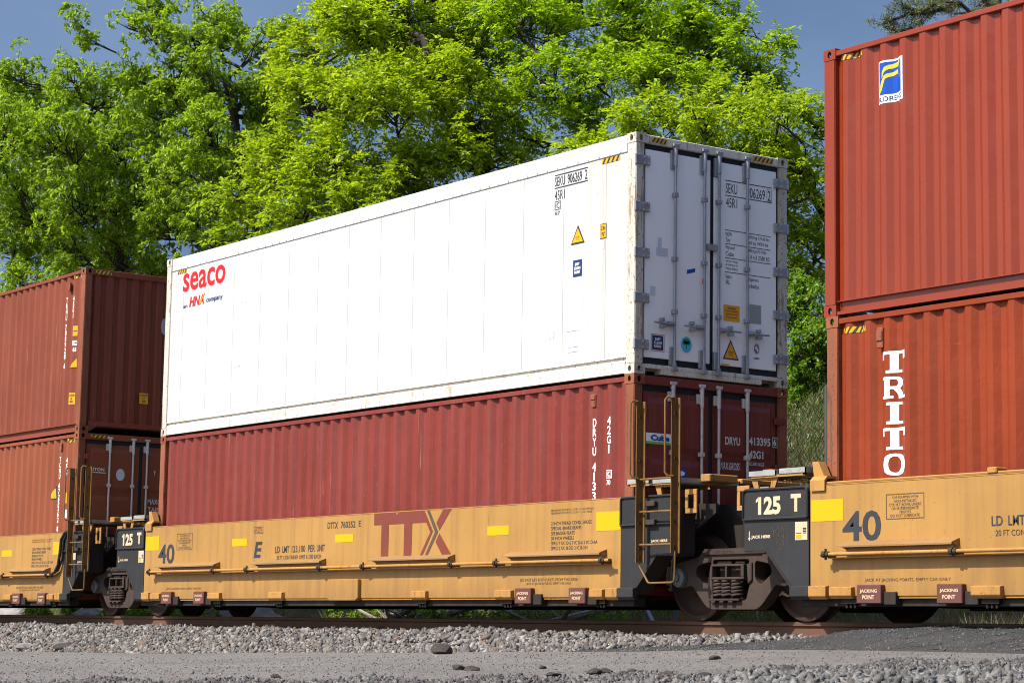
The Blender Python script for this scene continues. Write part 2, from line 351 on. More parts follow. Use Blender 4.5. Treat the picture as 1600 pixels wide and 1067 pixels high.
c4 = s.mix(s.ramp(s.noise(v, 21, 6, 0.8), [(0.58, 0.0), (0.68, 0.85)]), c3, (0.29, 0.27, 0.25))
sp = s.new('ShaderNodeSeparateXYZ'); tcx = s.new('ShaderNodeTexCoord'); s.l(tcx.outputs['Object'], sp.inputs[0])
def rng(src, a, b):
    d = s.new('ShaderNodeMapRange'); d.inputs['From Min'].default_value = a; d.inputs['From Max'].default_value = b; s.l(src, d.inputs['Value']); return d.outputs[0]
earth = s.mix(s.ramp(s.noise(v, 1.6, 6), [(0.35, 0.0), (0.65, 1.0)]), (0.03, 0.035, 0.014), (0.085, 0.068, 0.04))
cc = s.mix(rng(sp.outputs['Y'], 2.6, 3.6), c4, earth)
s.l(cc, s.b.inputs['Base Color']); s.b.inputs['Roughness'].default_value = 0.95; s.b.inputs['Specular IOR Level'].default_value = 0.15
s.bump(s.noise(v, 28, 6, 0.7), 0.55, 0.03)
struct(link('ground', fast_mesh('ground', V, F, 4), s.m, None, True))

# asphalt apron of the level crossing, wedge along the ballast rising flush with the rail
s = NT('asphalt'); v = s.coord(rnd=False)
a1 = s.mix(s.ramp(s.noise(v, 1.3, 6), [(0.3, 0.0), (0.7, 1.0)]), (0.021, 0.022, 0.025), (0.048, 0.049, 0.052))
a2 = s.mix(s.ramp(s.noise(v, 30, 6, 0.8), [(0.55, 0.0), (0.66, 0.7)]), a1, (0.10, 0.098, 0.092))
vy = s.coord((0.8, 9, 1), False)
a3 = s.mix(s.ramp(s.noise(vy, 1.0, 5), [(0.5, 0.0), (0.72, 0.5)]), a2, (0.075, 0.073, 0.07))
s.l(a3, s.b.inputs['Base Color']); s.b.inputs['Roughness'].default_value = 0.85; s.bump(s.noise(v, 14, 8, 0.8), 1.0, 0.05); M['asphalt'] = s.m
Vs = []; Fs = []; NX, NY = 90, 16
for i in range(NX+1):
    x = 12.6 + 17.4*(i/NX)**1.25
    yo = -2.45 - 0.55*sst(12.6, 14.5, x) + 0.05*math.sin(x*3.1) + 0.03*math.sin(x*7.7)
    yi = np.interp(x, [12.6, 14.6, 15.0, 15.8, 16.5], [-2.35, -1.75, -0.95, -0.86, -0.86]) + 0.02*math.sin(x*9)
    top = np.interp(x, [12.6, 14.2, 15.0, 15.5, 15.8, 16.4, 30], [-0.40, -0.30, -0.19, -0.115, -0.075, -0.03, -0.028])
    for j in range(NY+1):
        t = j/NY; y = yo + (yi-yo)*t; zb = zt(x) + 0.012
        z = zb + (top - zb) * sst(0, 1, t) + 0.006*math.sin(x*5+y*7) + 0.004*math.sin(x*13-y*3)
        if j == 0: z = zt(x) - 0.05
        Vs.append((x, y, max(z, ground_z(x, y)+0.012) if j else z))
for i in range(NX):
    for j in range(NY): a = i*(NY+1)+j; Fs.append((a, a+NY+1, a+NY+2, a+1))
struct(link('asphalt_apron', fast_mesh('asphalt_apron', np.array(Vs), np.array(Fs), 4), M['asphalt'], None, True))

# stones: deformed cubes, joined; colour differs per stone
CUBE = np.array([(-1,-1,-1),(1,-1,-1),(1,1,-1),(-1,1,-1),(-1,-1,1),(1,-1,1),(1,1,1),(-1,1,1)], float)
CF = np.array([(0,3,2,1),(4,5,6,7),(0,1,5,4),(1,2,6,5),(2,3,7,6),(3,0,4,7)])
def stones(P, size, rng_):
    n = len(P); J = CUBE[None]*(1+rng_.uniform(-0.5, 0.32, (n, 8, 3))); J = J * rng_.uniform([0.7, 0.5, 0.25], [1.55, 1.0, 0.7], (n, 1, 3))
    q = rng_.normal(size=(n, 4)); q /= np.linalg.norm(q, axis=1)[:, None]; a, b, c, d = q.T
    R = np.stack([1-2*(c*c+d*d), 2*(b*c-a*d), 2*(b*d+a*c), 2*(b*c+a*d), 1-2*(b*b+d*d), 2*(c*d-a*b), 2*(b*d-a*c), 2*(c*d+a*b), 1-2*(b*b+c*c)], 1).reshape(n, 3, 3)
    V = np.einsum('nij,nkj->nki', R, J) * size[:, None, None] * 0.5 + P[:, None]
    return V.reshape(-1, 3), (CF[None] + (np.arange(n)*8)[:, None, None]).reshape(-1, 4)
def stone_mat(name, cols, rough=0.85):
    s = NT(name); g = s.new('ShaderNodeNewGeometry'); v = s.coord(rnd=False)
    st = [((i+0.0)/len(cols), c) for i, c in enumerate(cols)]
    b = s.ramp(g.outputs['Random Per Island'], st, 'CONSTANT')
    b = s.mix(s.ramp(s.noise(v, 35, 5, 0.65), [(0.35, 0.35), (0.62, 0.0)]), b, (0.10, 0.085, 0.07))
    s.l(b, s.b.inputs['Base Color']); s.b.inputs['Roughness'].default_value = rough; s.bump(s.noise(v, 60, 4), 0.4, 0.01); return s.m
M['ballast'] = stone_mat('crushed_stone', [(0.136,0.123,0.112),(0.091,0.083,0.076),(0.196,0.184,0.174),(0.060,0.054,0.050),(0.116,0.096,0.076),(0.250,0.243,0.233),(0.082,0.078,0.085),(0.153,0.141,0.136),(0.116,0.074,0.050),(0.049,0.046,0.050),(0.172,0.156,0.140),(0.103,0.096,0.099)])
M['chips'] = stone_mat('asphalt_chips', [(0.031,0.031,0.031),(0.062,0.062,0.062),(0.105,0.099,0.093),(0.043,0.040,0.037),(0.155,0.143,0.130),(0.074,0.071,0.074)])
M['verge'] = stone_mat('verge_stone', [(0.105,0.108,0.105),(0.076,0.076,0.076),(0.139,0.133,0.122),(0.055,0.052,0.052),(0.174,0.171,0.163),(0.090,0.083,0.076)])
N = 50000
X = -34 + 52*RNG.random(N)**0.82; Y = RNG.uniform(-2.55, -0.93, N)
keep = ~((X > 15.3)) & ~((X > 12.6) & (Y < np.interp(X, [12.6, 14.6, 15.3], [-2.35, -1.70, -1.0])))
X, Y = X[keep], Y[keep]; Z = np.array([ground_z(a, b) for a, b in zip(X, Y)]); Z += np.where(Y > -1.5, 0.012, 0) + 0.018*np.sin(X*2.3)*np.sin(Y*4) + RNG.uniform(-0.012, 0.016, len(X))
Z += 0.04*np.exp(-((X-9.3)/1.6)**2) * (Y > -1.9)
sz = (0.026 + 0.055*RNG.random(len(X))**1.5) * np.where(RNG.random(len(X)) < 0.05, 1.4, 1)
V, F = stones(np.stack([X, Y, Z], 1), sz, RNG)
o = link('ballast', fast_mesh('ballast', V, F, 4), M['ballast']); o['kind'] = 'stuff'; tag(o, 'grey and tan crushed stone ballast heaped along the near rail', 'ballast')
# loose chips over the gravel road
N = 3000; X = RNG.uniform(-20, 24, N); Y = -2.6 - 9.5*RNG.random(N)**1.3
d = np.hypot(X-CAM.x, Y-CAM.y); k = d > 6.0; X, Y = X[k], Y[k]
Z = np.array([ground_z(a, b) for a, b in zip(X, Y)]) + 0.003
dd = np.hypot(X-CAM.x, Y-CAM.y); sz = RNG.uniform(0.004, 0.011, len(X)) * np.where(RNG.random(len(X)) < 0.03, 1.9, 1)
V, F = stones(np.stack([X, Y, Z], 1), sz, RNG)
o = link('loose_chips', fast_mesh('loose_chips', V, F, 4), M['chips']); o['kind'] = 'stuff'; tag(o, 'small dark stone chips strewn over the packed gravel road', 'gravel')
def ground_at(px, py):
    v = FW + RT*((px-800)/FPX) + UP*((533.5-py)/FPX); t = 5.0
    while t < 60:
        p = CAM + v*t; h = p.z - ground_z(p.x, p.y)
        if h <= 0.001: break
        t += max(0.03, min(0.6, h*4))
    return Vector((p.x, p.y, ground_z(p.x, p.y)))
P = []
for i in range(5200):
    x = 12.9 + 7.5*random.random()**0.8; k_ = int((max(0, (x-12.6))/17.4)**(1/1.25)*NX); j_ = random.randrange(1, NY); q = Vs[k_*(NY+1)+j_]; e = Vs[k_*(NY+1)+j_+1]; t = random.random()
    P.append((q[0]+random.uniform(0, 0.1), q[1]*(1-t)+e[1]*t, q[2]*(1-t)+e[2]*t+0.002))
V, F = stones(np.array(P), RNG.uniform(0.005, 0.017, len(P)), RNG)
o = link('apron_grit', fast_mesh('apron_grit', V, F, 4), M['chips']); o['kind'] = 'stuff'; tag(o, 'loose dark grit lying on the asphalt apron beside the rail', 'gravel')
# fine pebbles pressed into the road and the apron
P = []; S_ = []
for i in range(5200):
    px = random.uniform(-40, 1640); top = float(np.interp(px, [0, 400, 800, 1200, 1650], [1029, 1027, 1022, 1014, 992])); py = random.uniform(top, 1068)
    if px > 1100 and py < 1016 and random.random() < 0.8: continue
    q = ground_at(px, py); d_ = (q-CAM).length
    if q.y > -2.5: continue
    P.append((q.x, q.y, q.z + (0.02 if q.x > 12.6 and q.y > -3.1 else 0.0))); S_.append(d_/FPX*random.uniform(1.2, 3.4))
V, F = stones(np.array(P), np.array(S_), RNG)
o = link('road_pebbles', fast_mesh('road_pebbles', V, F, 4), M['ballast']); o['kind'] = 'stuff'; tag(o, 'fine pale and dark pebbles pressed into the gravel road', 'gravel')
# dark fringe of fine chips, then the stony verge, at the near edge of the road
edge = lambda px: float(np.interp(px, [-50, 400, 800, 1100, 1300, 1450, 1650], [1068, 1066, 1063, 1055, 1043, 1036, 1034]))
P = []; S_ = []
for i in range(8000):
    px = random.uniform(-60, 1660); py = edge(px) + 4*math.sin(px*0.03) + random.uniform(-7, 36)*random.random(); q = ground_at(px, py); d_ = (q-CAM).length
    P.append((q.x, q.y, q.z+0.001)); S_.append(d_/FPX*random.uniform(3, 9))
V, F = stones(np.array(P), np.array(S_), RNG)
o = link('dark_chips', fast_mesh('dark_chips', V, F, 4), M['chips']); o['kind'] = 'stuff'; tag(o, 'dark asphalt crumbs fringing the near edge of the gravel road', 'gravel')
P = []; S_ = []
for i in range(2600):
    px = random.uniform(820, 1660); lim = float(np.interp(px, [820, 1050, 1200, 1350, 1660], [1080, 1072, 1059, 1060, 1056])); py = lim + random.uniform(-4, 20)
    if random.random() > sst(980, 1260, px)*0.95 + 0.02: continue
    q = ground_at(px, py); d_ = (q-CAM).length; P.append((q.x, q.y, q.z + d_/FPX*5)); S_.append(d_/FPX*random.uniform(6, 19)*random.uniform(0.6, 1))
V, F = stones(np.array(P), np.array(S_), RNG)
o = link('verge_stones', fast_mesh('verge_stones', V, F, 4), M['verge']); o['kind'] = 'stuff'; tag(o, 'grey broken stones heaped along the near edge of the gravel road', 'gravel')

def rock(name, label, cat, loc, size, mat, seed, group=None, rz=0.0, sub=2):
    bm = bmesh.new(); bmesh.ops.create_icosphere(bm, subdivisions=sub, radius=1.0); r = np.random.default_rng(seed)
    pl = [(Vector(r.normal(size=3)).normalized(), r.uniform(0.55, 0.9)) for _ in range(9)]
    for q in bm.verts:
        for n, dd in pl:
            e = q.co.dot(n) - dd
            if e > 0: q.co -= n*e
        q.co = Vector((q.co.x*size[0], q.co.y*size[1], q.co.z*size[2])) * 1.25 * (1 + r.uniform(-0.03, 0.03))
    me = bpy.data.meshes.new(name); bm.to_mesh(me); bm.free(); o = link(name, me, mat); o.location = loc; o.rotation_euler = (0, 0, rz)
    return tag(o, label, cat, group)
M['darkrock'] = plain('dark_brown_slab_stone', (0.035, 0.027, 0.023), 0.8, 0.3, scale=12)
M['greyrock'] = plain('grey_boulder_stone', (0.20, 0.19, 0.18), 0.85, 0.45, scale=4)
for i, (px, py, s3, lab) in enumerate([(688, 1021, (0.13, 0.10, 0.065), 'dark brown rock slab leaning at the foot of the ballast below the logo'),
                                       (712, 1013, (0.09, 0.07, 0.045), 'small charcoal rock lying on the ballast behind a brown slab'),
                                       (105, 1012, (0.22, 0.10, 0.06), 'flat dark stone lying on the ballast slope below the ladder'),
                                       (38, 1014, (0.16, 0.12, 0.07), 'pale grey flat rock lying on the ballast beyond the flat dark stone')]):
    p = ground_at(px, py); rock('rock', lab, 'rock', (p.x, p.y, p.z+s3[2]*0.4), s3, M['darkrock'] if i != 3 else M['greyrock'], 40+i, rz=0.4*i)
for i, (px, py, sz_) in enumerate([(717, 1046, 0.055), (737, 1047, 0.045), (865, 1056, 0.05), (928, 1053, 0.06), (945, 1051, 0.05), (847, 1044, 0.03), (1117, 1030, 0.04), (431, 1058, 0.035), (988, 1051, 0.04), (1034, 1057, 0.05), (1045, 1056, 0.05), (1232, 1048, 0.06), (1100, 1058, 0.06)]):
    p = ground_at(px, py); sz_ *= (p-CAM).length/14.0; rock('stone', 'small dark stone lying loose on the packed gravel road', 'stone', (p.x, p.y, p.z+sz_*0.2), (sz_, sz_*0.8, sz_*0.42), M['darkrock'], 60+i, 'loose dark stones on the gravel road', rz=i)

# ------------------------------------------------------------------ rails and ties
prof = [(-0.076,-0.186),(0.076,-0.186),(0.076,-0.175),(0.03,-0.155),(0.0095,-0.14),(0.009,-0.055),(0.036,-0.042),(0.037,-0.008),(0.028,0.0),(-0.028,0.0),(-0.037,-0.008),(-0.036,-0.042),(-0.009,-0.055),(-0.0095,-0.14),(-0.03,-0.155),(-0.076,-0.175)]
for yc, lab in ((-0.755, 'rusty brown steel rail above the ballast in front of the wheels'), (0.755, 'rusty brown steel rail on the side of the track facing the embankment')):
    o = MB().prism([(yc+a, b) for a, b in prof], 'x', -70, 60).build('rail', M['railst'], None, True); tag(o, lab, 'rail')
tie = None
for i in range(66):
    x = -20 + 0.55*i
    if tie is None: o = tie = MB().box(-0.115, 0.115, -1.27, 1.27, -0.17, 0.0).build('railroad_tie', M['wood'], None, bevel=0.012)
    else: o = tie.copy(); COL.objects.link(o)
    o.location = (x, 0, -0.192); tag(o, 'dark timber tie under the rails, sunk in ballast', 'railroad tie', 'ties under the track')

# ------------------------------------------------------------------ containers
LH, WH = 6.096, 1.219
PER = [0.072, 0.068, 0.070, 0.068]
def corr_profile(a0, a1, outer, depth, per=PER, start=2):
    "list of (a, offset); starts in the inner flat"
    pts = [(a0, outer-depth)]; a = a0; k = start; first = True
    while a < a1 - 1e-6:
        a2 = min(a1, a + per[k]*(0.6 if first else 1)); first = False
        cur = pts[-1][1]
        nx_ = {0: outer, 1: outer-depth, 2: outer-depth, 3: outer}[k]
        if k in (1, 3) and a2 - a < per[k] - 1e-6: nx_ = cur + (nx_-cur)*(a2-a)/per[k]
        pts.append((a2, nx_)); a = a2; k = (k+1) % 4
    return pts
SIDEP = corr_profile(-LH+0.165, LH-0.165, WH-0.016, 0.044)
_xs = np.array([p[0] for p in SIDEP]); _ys = np.array([p[1] for p in SIDEP])
CORR = ([p[0] for p in SIDEP], lambda x: -float(np.interp(x, _xs, _ys)))

def ring(rect, hole, n_extra=2):
    "points pairs (outer on rectangle, inner on oval), in plane coords centred on rectangle"
    hw, hh = rect; ra, rz = hole; ca = math.atan2(hh, hw); ang = []
    cs = [ca, math.pi-ca, math.pi+ca, 2*math.pi-ca, 2*math.pi+ca]
    for i in range(4):
        for k in range(n_extra+1): ang.append(cs[i] + (cs[i+1]-cs[i])*k/(n_extra+1))
    res = []
    for a in ang:
        c, s_ = math.cos(a), math.sin(a); k = min(hw/abs(c) if abs(c) > 1e-9 else 9, hh/abs(s_) if abs(s_) > 1e-9 else 9)
        res.append(((c*k, s_*k), (c*ra, s_*rz)))
    return res
def casting(parent, H, sx, sy, sz, mat):
    m = MB(); x0, x1 = LH-0.178, LH+0.004; y0, y1 = WH-0.162, WH+0.003; z0, z1 = (-0.0, 0.118) if sz < 0 else (H-0.118, H)
    cy, cz, cx = (y0+y1)/2, (z0+z1)/2, (x0+x1)/2
    def S(p): return (p[0]*sx, p[1]*sy, p[2])
    for kind in ('e', 's'):
        rg = ring(((y1-y0)/2 if kind == 'e' else (x1-x0)/2, (z1-z0)/2), (0.034, 0.041) if kind == 'e' else (0.028, 0.041)); n = len(rg); vs = []
        for (oa, oz), (ia, iz) in rg:
            for (a, z, d) in ((oa, oz, 0), (ia, iz, 0), (ia, iz, 0.03)):
                vs.append(S((x1-d, cy+a, cz+z)) if kind == 'e' else S((cx+a, y1-d, cz+z)))
        fs = []
        for i in range(n):
            j = (i+1) % n; fs += [(3*i, 3*j, 3*j+1, 3*i+1), (3*i+1, 3*j+1, 3*j+2, 3*i+2)]
        m.add(vs, fs)
    m.add([S(p) for p in ((x0,y0,z0),(x1,y0,z0),(x1,y1,z0),(x0,y1,z0),(x0,y0,z1),(x1,y0,z1),(x1,y1,z1),(x0,y1,z1))], [(0,3,2,1),(4,5,6,7),(0,1,5,4),(3,0,4,7)])
    me = bpy.data.meshes.new('corner_casting'); me.from_pydata(m.v, [], m.f); me.update(); return link('corner_casting', me, mat, parent)

def lock_bar(parent, x, y, z0, z1, mat, guides, handle_dir, hz, H3=False):
    b = MB().tube([(x, y, z0), (x, y, z1)], 0.0175, 10).build('locking_bar', mat, parent, True)
    for z in guides: MB().box(x-0.04, x+0.024, y-0.034, y+0.034, z-0.028, z+0.028).build('bar_guide', mat, b, bevel=0.006)
    for z, d in ((z0, 1), (z1, -1)):
        c = MB(); c.box(x-0.045, x+0.022, y-0.045, y+0.045, z-0.018, z+0.018); c.box(x-0.03, x+0.018, y-0.022, y+0.022, min(z, z+d*0.07), max(z, z+d*0.07))
        if d < 0: c.tube([(x, y, z1-0.26), (x, y, z1-0.02)], 0.026, 10); c.box(x-0.05, x-0.012, y-0.06, y+0.01, z1-(0.30 if H3 else 0.22), z1-(0.06 if H3 else 0.10))
        else: c.box(x-0.05, x-0.012, y-0.06, y+0.012, z0+0.05, z0+0.27)
        c.build('bar_cam', mat, b, bevel=0.004)
    if hz:
        h = MB(); d = handle_dir
        h.tube([(x+0.004, y, hz), (x+0.03, y+d*0.06, hz), (x+0.026, y+d*0.34, hz)], 0.013, 8)
        h.box(x-0.02, x+0.012, min(y, y+d*0.12), max(y, y+d*0.12), hz-0.03, hz+0.03)
        h.box(x-0.035, x+0.036, y+d*0.19-0.03, y+d*0.19+0.03, hz-0.055, hz-0.012); h.box(x-0.035, x+0.02, y+d*0.19-0.025, y+d*0.19+0.025, hz+0.02, hz+0.065)
        h.build('door_handle', mat, b, bevel=0.004)
    return b

def shell(root, H, mat, postmat, castmat, sidemat=None):
    for sx in (-1, 1):
        for sy in (-1, 1):
            casting(root, H, sx, sy, -1, castmat); casting(root, H, sx, sy, 1, castmat)
            xa, xb = sorted((sx*(LH-0.165), sx*(LH-0.0))); ya, yb = sorted((sy*(WH-0.13), sy*WH))
            MB().box(xa, xb, ya, yb, 0.1175, H-0.1175).build('corner_post', postmat, root, bevel=0.008, seg=2)
def dry_box(name, label, xc, zb, H, mat, postmat, doors, group='steel shipping containers'):
    r = thing(name, label, 'container', (xc, 0, zb), 0, group)
    shell(r, H, mat, postmat, postmat)
    for sy in (-1, 1):
        n = len(SIDEP); vs = [(x, sy*y, 0.150) for x, y in SIDEP] + [(x, sy*y, H-0.07) for x, y in SIDEP]
        MB().add(vs, [(i, i+1, n+i+1, n+i) for i in range(n-1)]).build('side_panel', mat, r)
        ya, yb = sorted((sy*(WH-0.062), sy*(WH-0.004)))
        MB().box(-LH+0.178, LH-0.178, ya, yb, H-0.088, H-0.028).build('top_side_rail', mat, r, bevel=0.006)
        ch = [(WH-0.008, 0.158), (WH-0.008, 0.150), (WH-0.055, 0.150), (WH-0.055, 0.054), (WH-0.006, 0.048), (WH-0.006, 0.012), (WH-0.06, 0.012), (WH-0.075, 0.158)]
        MB().prism([(sy*a, b) for a, b in ch], 'x', -LH+0.18, LH-0.18).build('bottom_side_rail', mat, r)
    MB().box(-LH+0.1, LH-0.1, -WH+0.063, WH-0.063, H-0.05, H-0.035).build('roof', mat, r)
    MB().box(-LH+0.1, LH-0.1, -WH+0.08, WH-0.08, 0.11, 0.14).build('floor', M['wood'], r)
    for sx in (-1, 1):
        x1 = sx*(LH-0.012)
        if sx == 1 and doors:
            MB().box(LH-0.12, LH-0.006, -WH+0.162, WH-0.162, H-0.115, H-0.01).build('door_header', mat, r, bevel=0.006)
            MB().box(LH-0.12, LH-0.006, -WH+0.162, WH-0.162, 0.004, 0.11).build('door_sill', mat, r, bevel=0.006)
            MB().box(LH-0.075, LH-0.052, -WH+0.125, WH-0.125, 0.111, H-0.116).build('door_gasket', M['gasket'], r)
            for sy in (-1, 1):
                ya, yb = sorted((sy*0.036, sy*(WH-0.165))); m = MB().box(LH-0.052, LH-0.040, ya, yb, 0.15, H-0.195)
                d = m.build('door', mat, r)
                zz = np.linspace(0.2, H-0.22, 4); ra, rb = sorted((sy*0.12, sy*(WH-0.24)))
                for i in range(3):
                    za, zb_ = zz[i]+0.04, zz[i+1]-0.04; x0 = LH-0.040; q = MB()
                    q.add([(x0, ra, za), (x0, rb, za), (x0, rb, zb_), (x0, ra, zb_), (x0+0.022, ra+0.035, za+0.07), (x0+0.022, rb-0.035, za+0.07), (x0+0.022, rb-0.035, zb_-0.07), (x0+0.022, ra+0.035, zb_-0.07)],
                          [(4, 5, 6, 7), (0, 1, 5, 4), (1, 2, 6, 5), (2, 3, 7, 6), (3, 0, 4, 7)]).build('door_panel', mat, d)
                for z in (0.4, 1.0, H-1.0, H-0.42):
                    a, b = sorted((sy*(WH-0.02), sy*(WH-0.20))); MB().box(LH-0.04, LH+0.006, a, b, z-0.045, z+0.045).build('hinge', mat, d, bevel=0.008)
            for y, hd in ((-0.62, -1), (-0.17, -1), (0.10, 1), (0.56, 1)):
                lock_bar(r, LH+0.002, y, 0.075, H-0.075, M['galvlt'], (0.55, 1.05, H-0.9), hd, 0.85)
        else:
            pts = corr_profile(-WH+0.13, WH-0.13, LH-0.03, 0.045, [0.11, 0.03, 0.075, 0.03]); n = len(pts)
            MB().add([(sx*x, y, 0.19) for y, x in pts] + [(sx*x, y, H-0.11) for y, x in pts], [(i, i+1, n+i+1, n+i) for i in range(n-1)]).build('end_panel', mat, r)
            xa, xb = sorted((sx*(LH-0.10), sx*(LH-0.008)))
            MB().box(xa, xb, -WH+0.162, WH-0.162, H-0.115, H-0.015).build('end_header', mat, r, bevel=0.006)
            MB().box(xa, xb, -WH+0.162, WH-0.162, 0.118, 0.20).build('end_sill', mat, r, bevel=0.006)
            for sy in (-1, 1):
                MB().prism([(sy*(WH-0.162), 0.117), (sy*(WH-0.162), 0.01), (sy*(WH-0.34), 0.117)], 'x', xa, xb).build('gusset', mat, r)
    return r

def side_sticker(r, name, a0, a1, z0, z1, mat, corr=CORR, off=-0.004): return Marks().rect(a0, a1, z0, z1).side(name, mat, r, off, corr)

# ---- left stack
c = dry_box('shipping_container', 'terracotta red steel container with ribbed end wall, stacked above the faded orange one', -9.236, 3.16, 2.896, M['terra'], M['rustpost'], False)
hazard(c, 'S', -0.004, 5.60, 5.90, 2.745, 2.80, CORR, 4); hazard(c, 'E', LH-0.004, -1.03, -0.72, 2.80, 2.862)
Marks().stack('TRHU 708928 6', 5.305, 5.365, 1.16, 2.44, 0.02).side('lettering', M['letter'], c, -0.004, CORR)
Marks().stack('45G1', 5.583, 5.643, 2.03, 2.44, 0.02).side('lettering', M['letter'], c, -0.004, CORR)
o = side_sticker(c, 'sticker', 5.63, 5.735, 1.72, 1.90, M['sticky']); Marks().rect(5.65, 5.715, 1.80, 1.815).side('print', M['ink'], o, -0.007, CORR)
Marks().frame(5.63, 5.73, 1.55, 1.64, 0.012).text('IC', 5.65, 5.71, 1.565, 1.625, 0.04).text('65', 5.65, 5.715, 1.44, 1.52, 0.04).side('lettering', M['letter'], c, -0.004, CORR)
o = Marks().poly([(5.56, 1.15), (5.78, 1.15), (5.75, 1.37)]).side('warning_triangle', M['ink'], c, -0.004, CORR); Marks().poly([(5.585, 1.165), (5.765, 1.165), (5.742, 1.335)]).side('sign_face', M['sticky'], o, -0.007, CORR)
o = side_sticker(c, 'sticker', 5.57, 5.74, 0.51, 0.715, M['sticky']); Marks().lines(['CAUTION', '9-6', 'HIGH'], 5.59, 5.72, 0.54, 0.69, 0.02, True).side('print', M['ink'], o, -0.007, CORR)
o = Marks().rect(-0.085, 0.085, 0.575, 0.765).end('sticker', M['amber'], c, LH-0.024); Marks().lines(['CAUTION', "9'-6''", 'HIGH'], -0.07, 0.07, 0.60, 0.745, 0.02, True).end('print', M['ink'], o, LH-0.021)
Marks().oval(0.36, 1.99, 0.075, 0.15).end('emblem', M['silver'], c, LH-0.024)
MB().box(5.40, 5.46, -WH-0.006, -WH+0.03, 2.55, 2.70).build('vent', M['rustpost'], c, bevel=0.006)

c = dry_box('shipping_container', 'faded orange steel container with lettered doors, sitting in the well beneath the terracotta one', -9.236, 0.264, 2.896, M['terra2'], M['rustpost'], True)
hazard(c, 'S', -0.004, 5.62, 5.90, 2.735, 2.80, CORR, 4); hazard(c, 'E', LH+0.001, -0.99, -0.66, 2.81, 2.862)
Marks().stack('TCNU 6725262 8', 5.303, 5.367, 1.18, 2.50, 0.02).side('lettering', M['letter'], c, -0.004, CORR)
Marks().stack('45G1', 5.581, 5.645, 2.05, 2.47, 0.02).side('lettering', M['letter'], c, -0.004, CORR)
o = Marks().poly([(4.90, 1.76), (5.17, 1.76), (5.15, 2.0)]).side('warning_triangle', M['ink'], c, -0.004, CORR); Marks().poly([(4.935, 1.778), (5.155, 1.778), (5.138, 1.96)]).side('sign_face', M['sticky'], o, -0.007, CORR)
side_sticker(c, 'sticker', 5.53, 5.66, 1.67, 1.86, M['sticky']); side_sticker(c, 'sticker', 5.55, 5.67, 1.41, 1.56, M['white_s'])
MB().box(5.33, 5.39, -WH-0.006, -WH+0.03, 2.60, 2.74).build('vent', M['rustpost'], c, bevel=0.006)
Marks().text('RITON', -0.975, -0.71, 2.235, 2.29, 0.03).rect(-0.98, -0.68, 2.20, 2.215).end('lettering', M['letterg'], c, LH-0.012)
Marks().oval(-0.40, 2.19, 0.082, 0.105).end('emblem', M['greyprint'], c, LH-0.012)
Marks().text('T', 0.24, 0.285, 2.22, 2.29, 0.03).text('MAXGW', 0.15, 0.50, 1.70, 1.79, 0.01).text('TARE', 0.15, 0.42, 1.57, 1.65, 0.01).end('lettering', M['letterg'], c, LH-0.012)

# ---- middle stack, lower
c = dry_box('shipping_container', 'dark maroon steel container with shaded doors, in the well beneath the white refrigerated one', 6.096, 0.289, 2.591, M['maroon'], M['rustpost'], True)
Marks().stack('DRYU 413395 6', 5.300, 5.370, 0.70, 2.11, 0.02).side('lettering', M['letter'], c, -0.004, CORR)
Marks().stack('42G1', 5.578, 5.648, 1.665, 2.115, 0.02).side('lettering', M['letter'], c, -0.004, CORR)
Marks().frame(5.560, 5.665, 1.375, 1.475, 0.012).text('IC', 5.58, 5.645, 1.395, 1.455, 0.03).text('70', 5.575, 5.65, 1.295, 1.36, 0.02).side('lettering', M['letter'], c, -0.004, CORR)
MB().box(5.27, 5.36, -WH-0.002, -WH+0.03, 2.24, 2.40).box(5.275, 5.355, -WH-0.014, -WH-0.003, 2.33, 2.39).build('vent', M['rustpost'], c, bevel=0.006)
xe = LH-0.0145
o = Marks().rect(-1.05, -0.64, 1.79, 1.905).end('sticker', M['white_s'], c, xe); Marks().rect(-1.05, -0.64, 1.775, 1.805).end('sticker_band', M['lime'], o, xe+0.002); Marks().text('Cube', -0.95, -0.66, 1.815, 1.885, 0.05).end('print', M['blue'], o, xe+0.003)
o = Marks().oval(-0.48, 1.45, 0.09, 0.075).end('emblem', M['blue'], c, xe); Marks().oval(-0.48, 1.45, 0.06, 0.03).end('emblem_face', M['white_s'], o, xe+0.002)
Marks().text('DRYU', 0.215, 0.455, 1.835, 1.935, 0.03).text('413395', 0.60, 0.95, 1.855, 1.955, 0.03).text('6', 1.0, 1.045, 1.87, 1.955, 0.03).frame(0.985, 1.065, 1.848, 1.975, 0.008).text('42G1', 0.60, 0.835, 1.695, 1.79, 0.03).end('lettering', M['letterg'], c, xe)
Marks().text('MAX.GROSS', 0.14, 0.45, 1.535, 1.625, 0.02, 0.2).text('32,500 KGS', 0.59, 0.85, 1.60, 1.65, 0.015, 0.2).end('lettering', M['letterg'], c, xe)

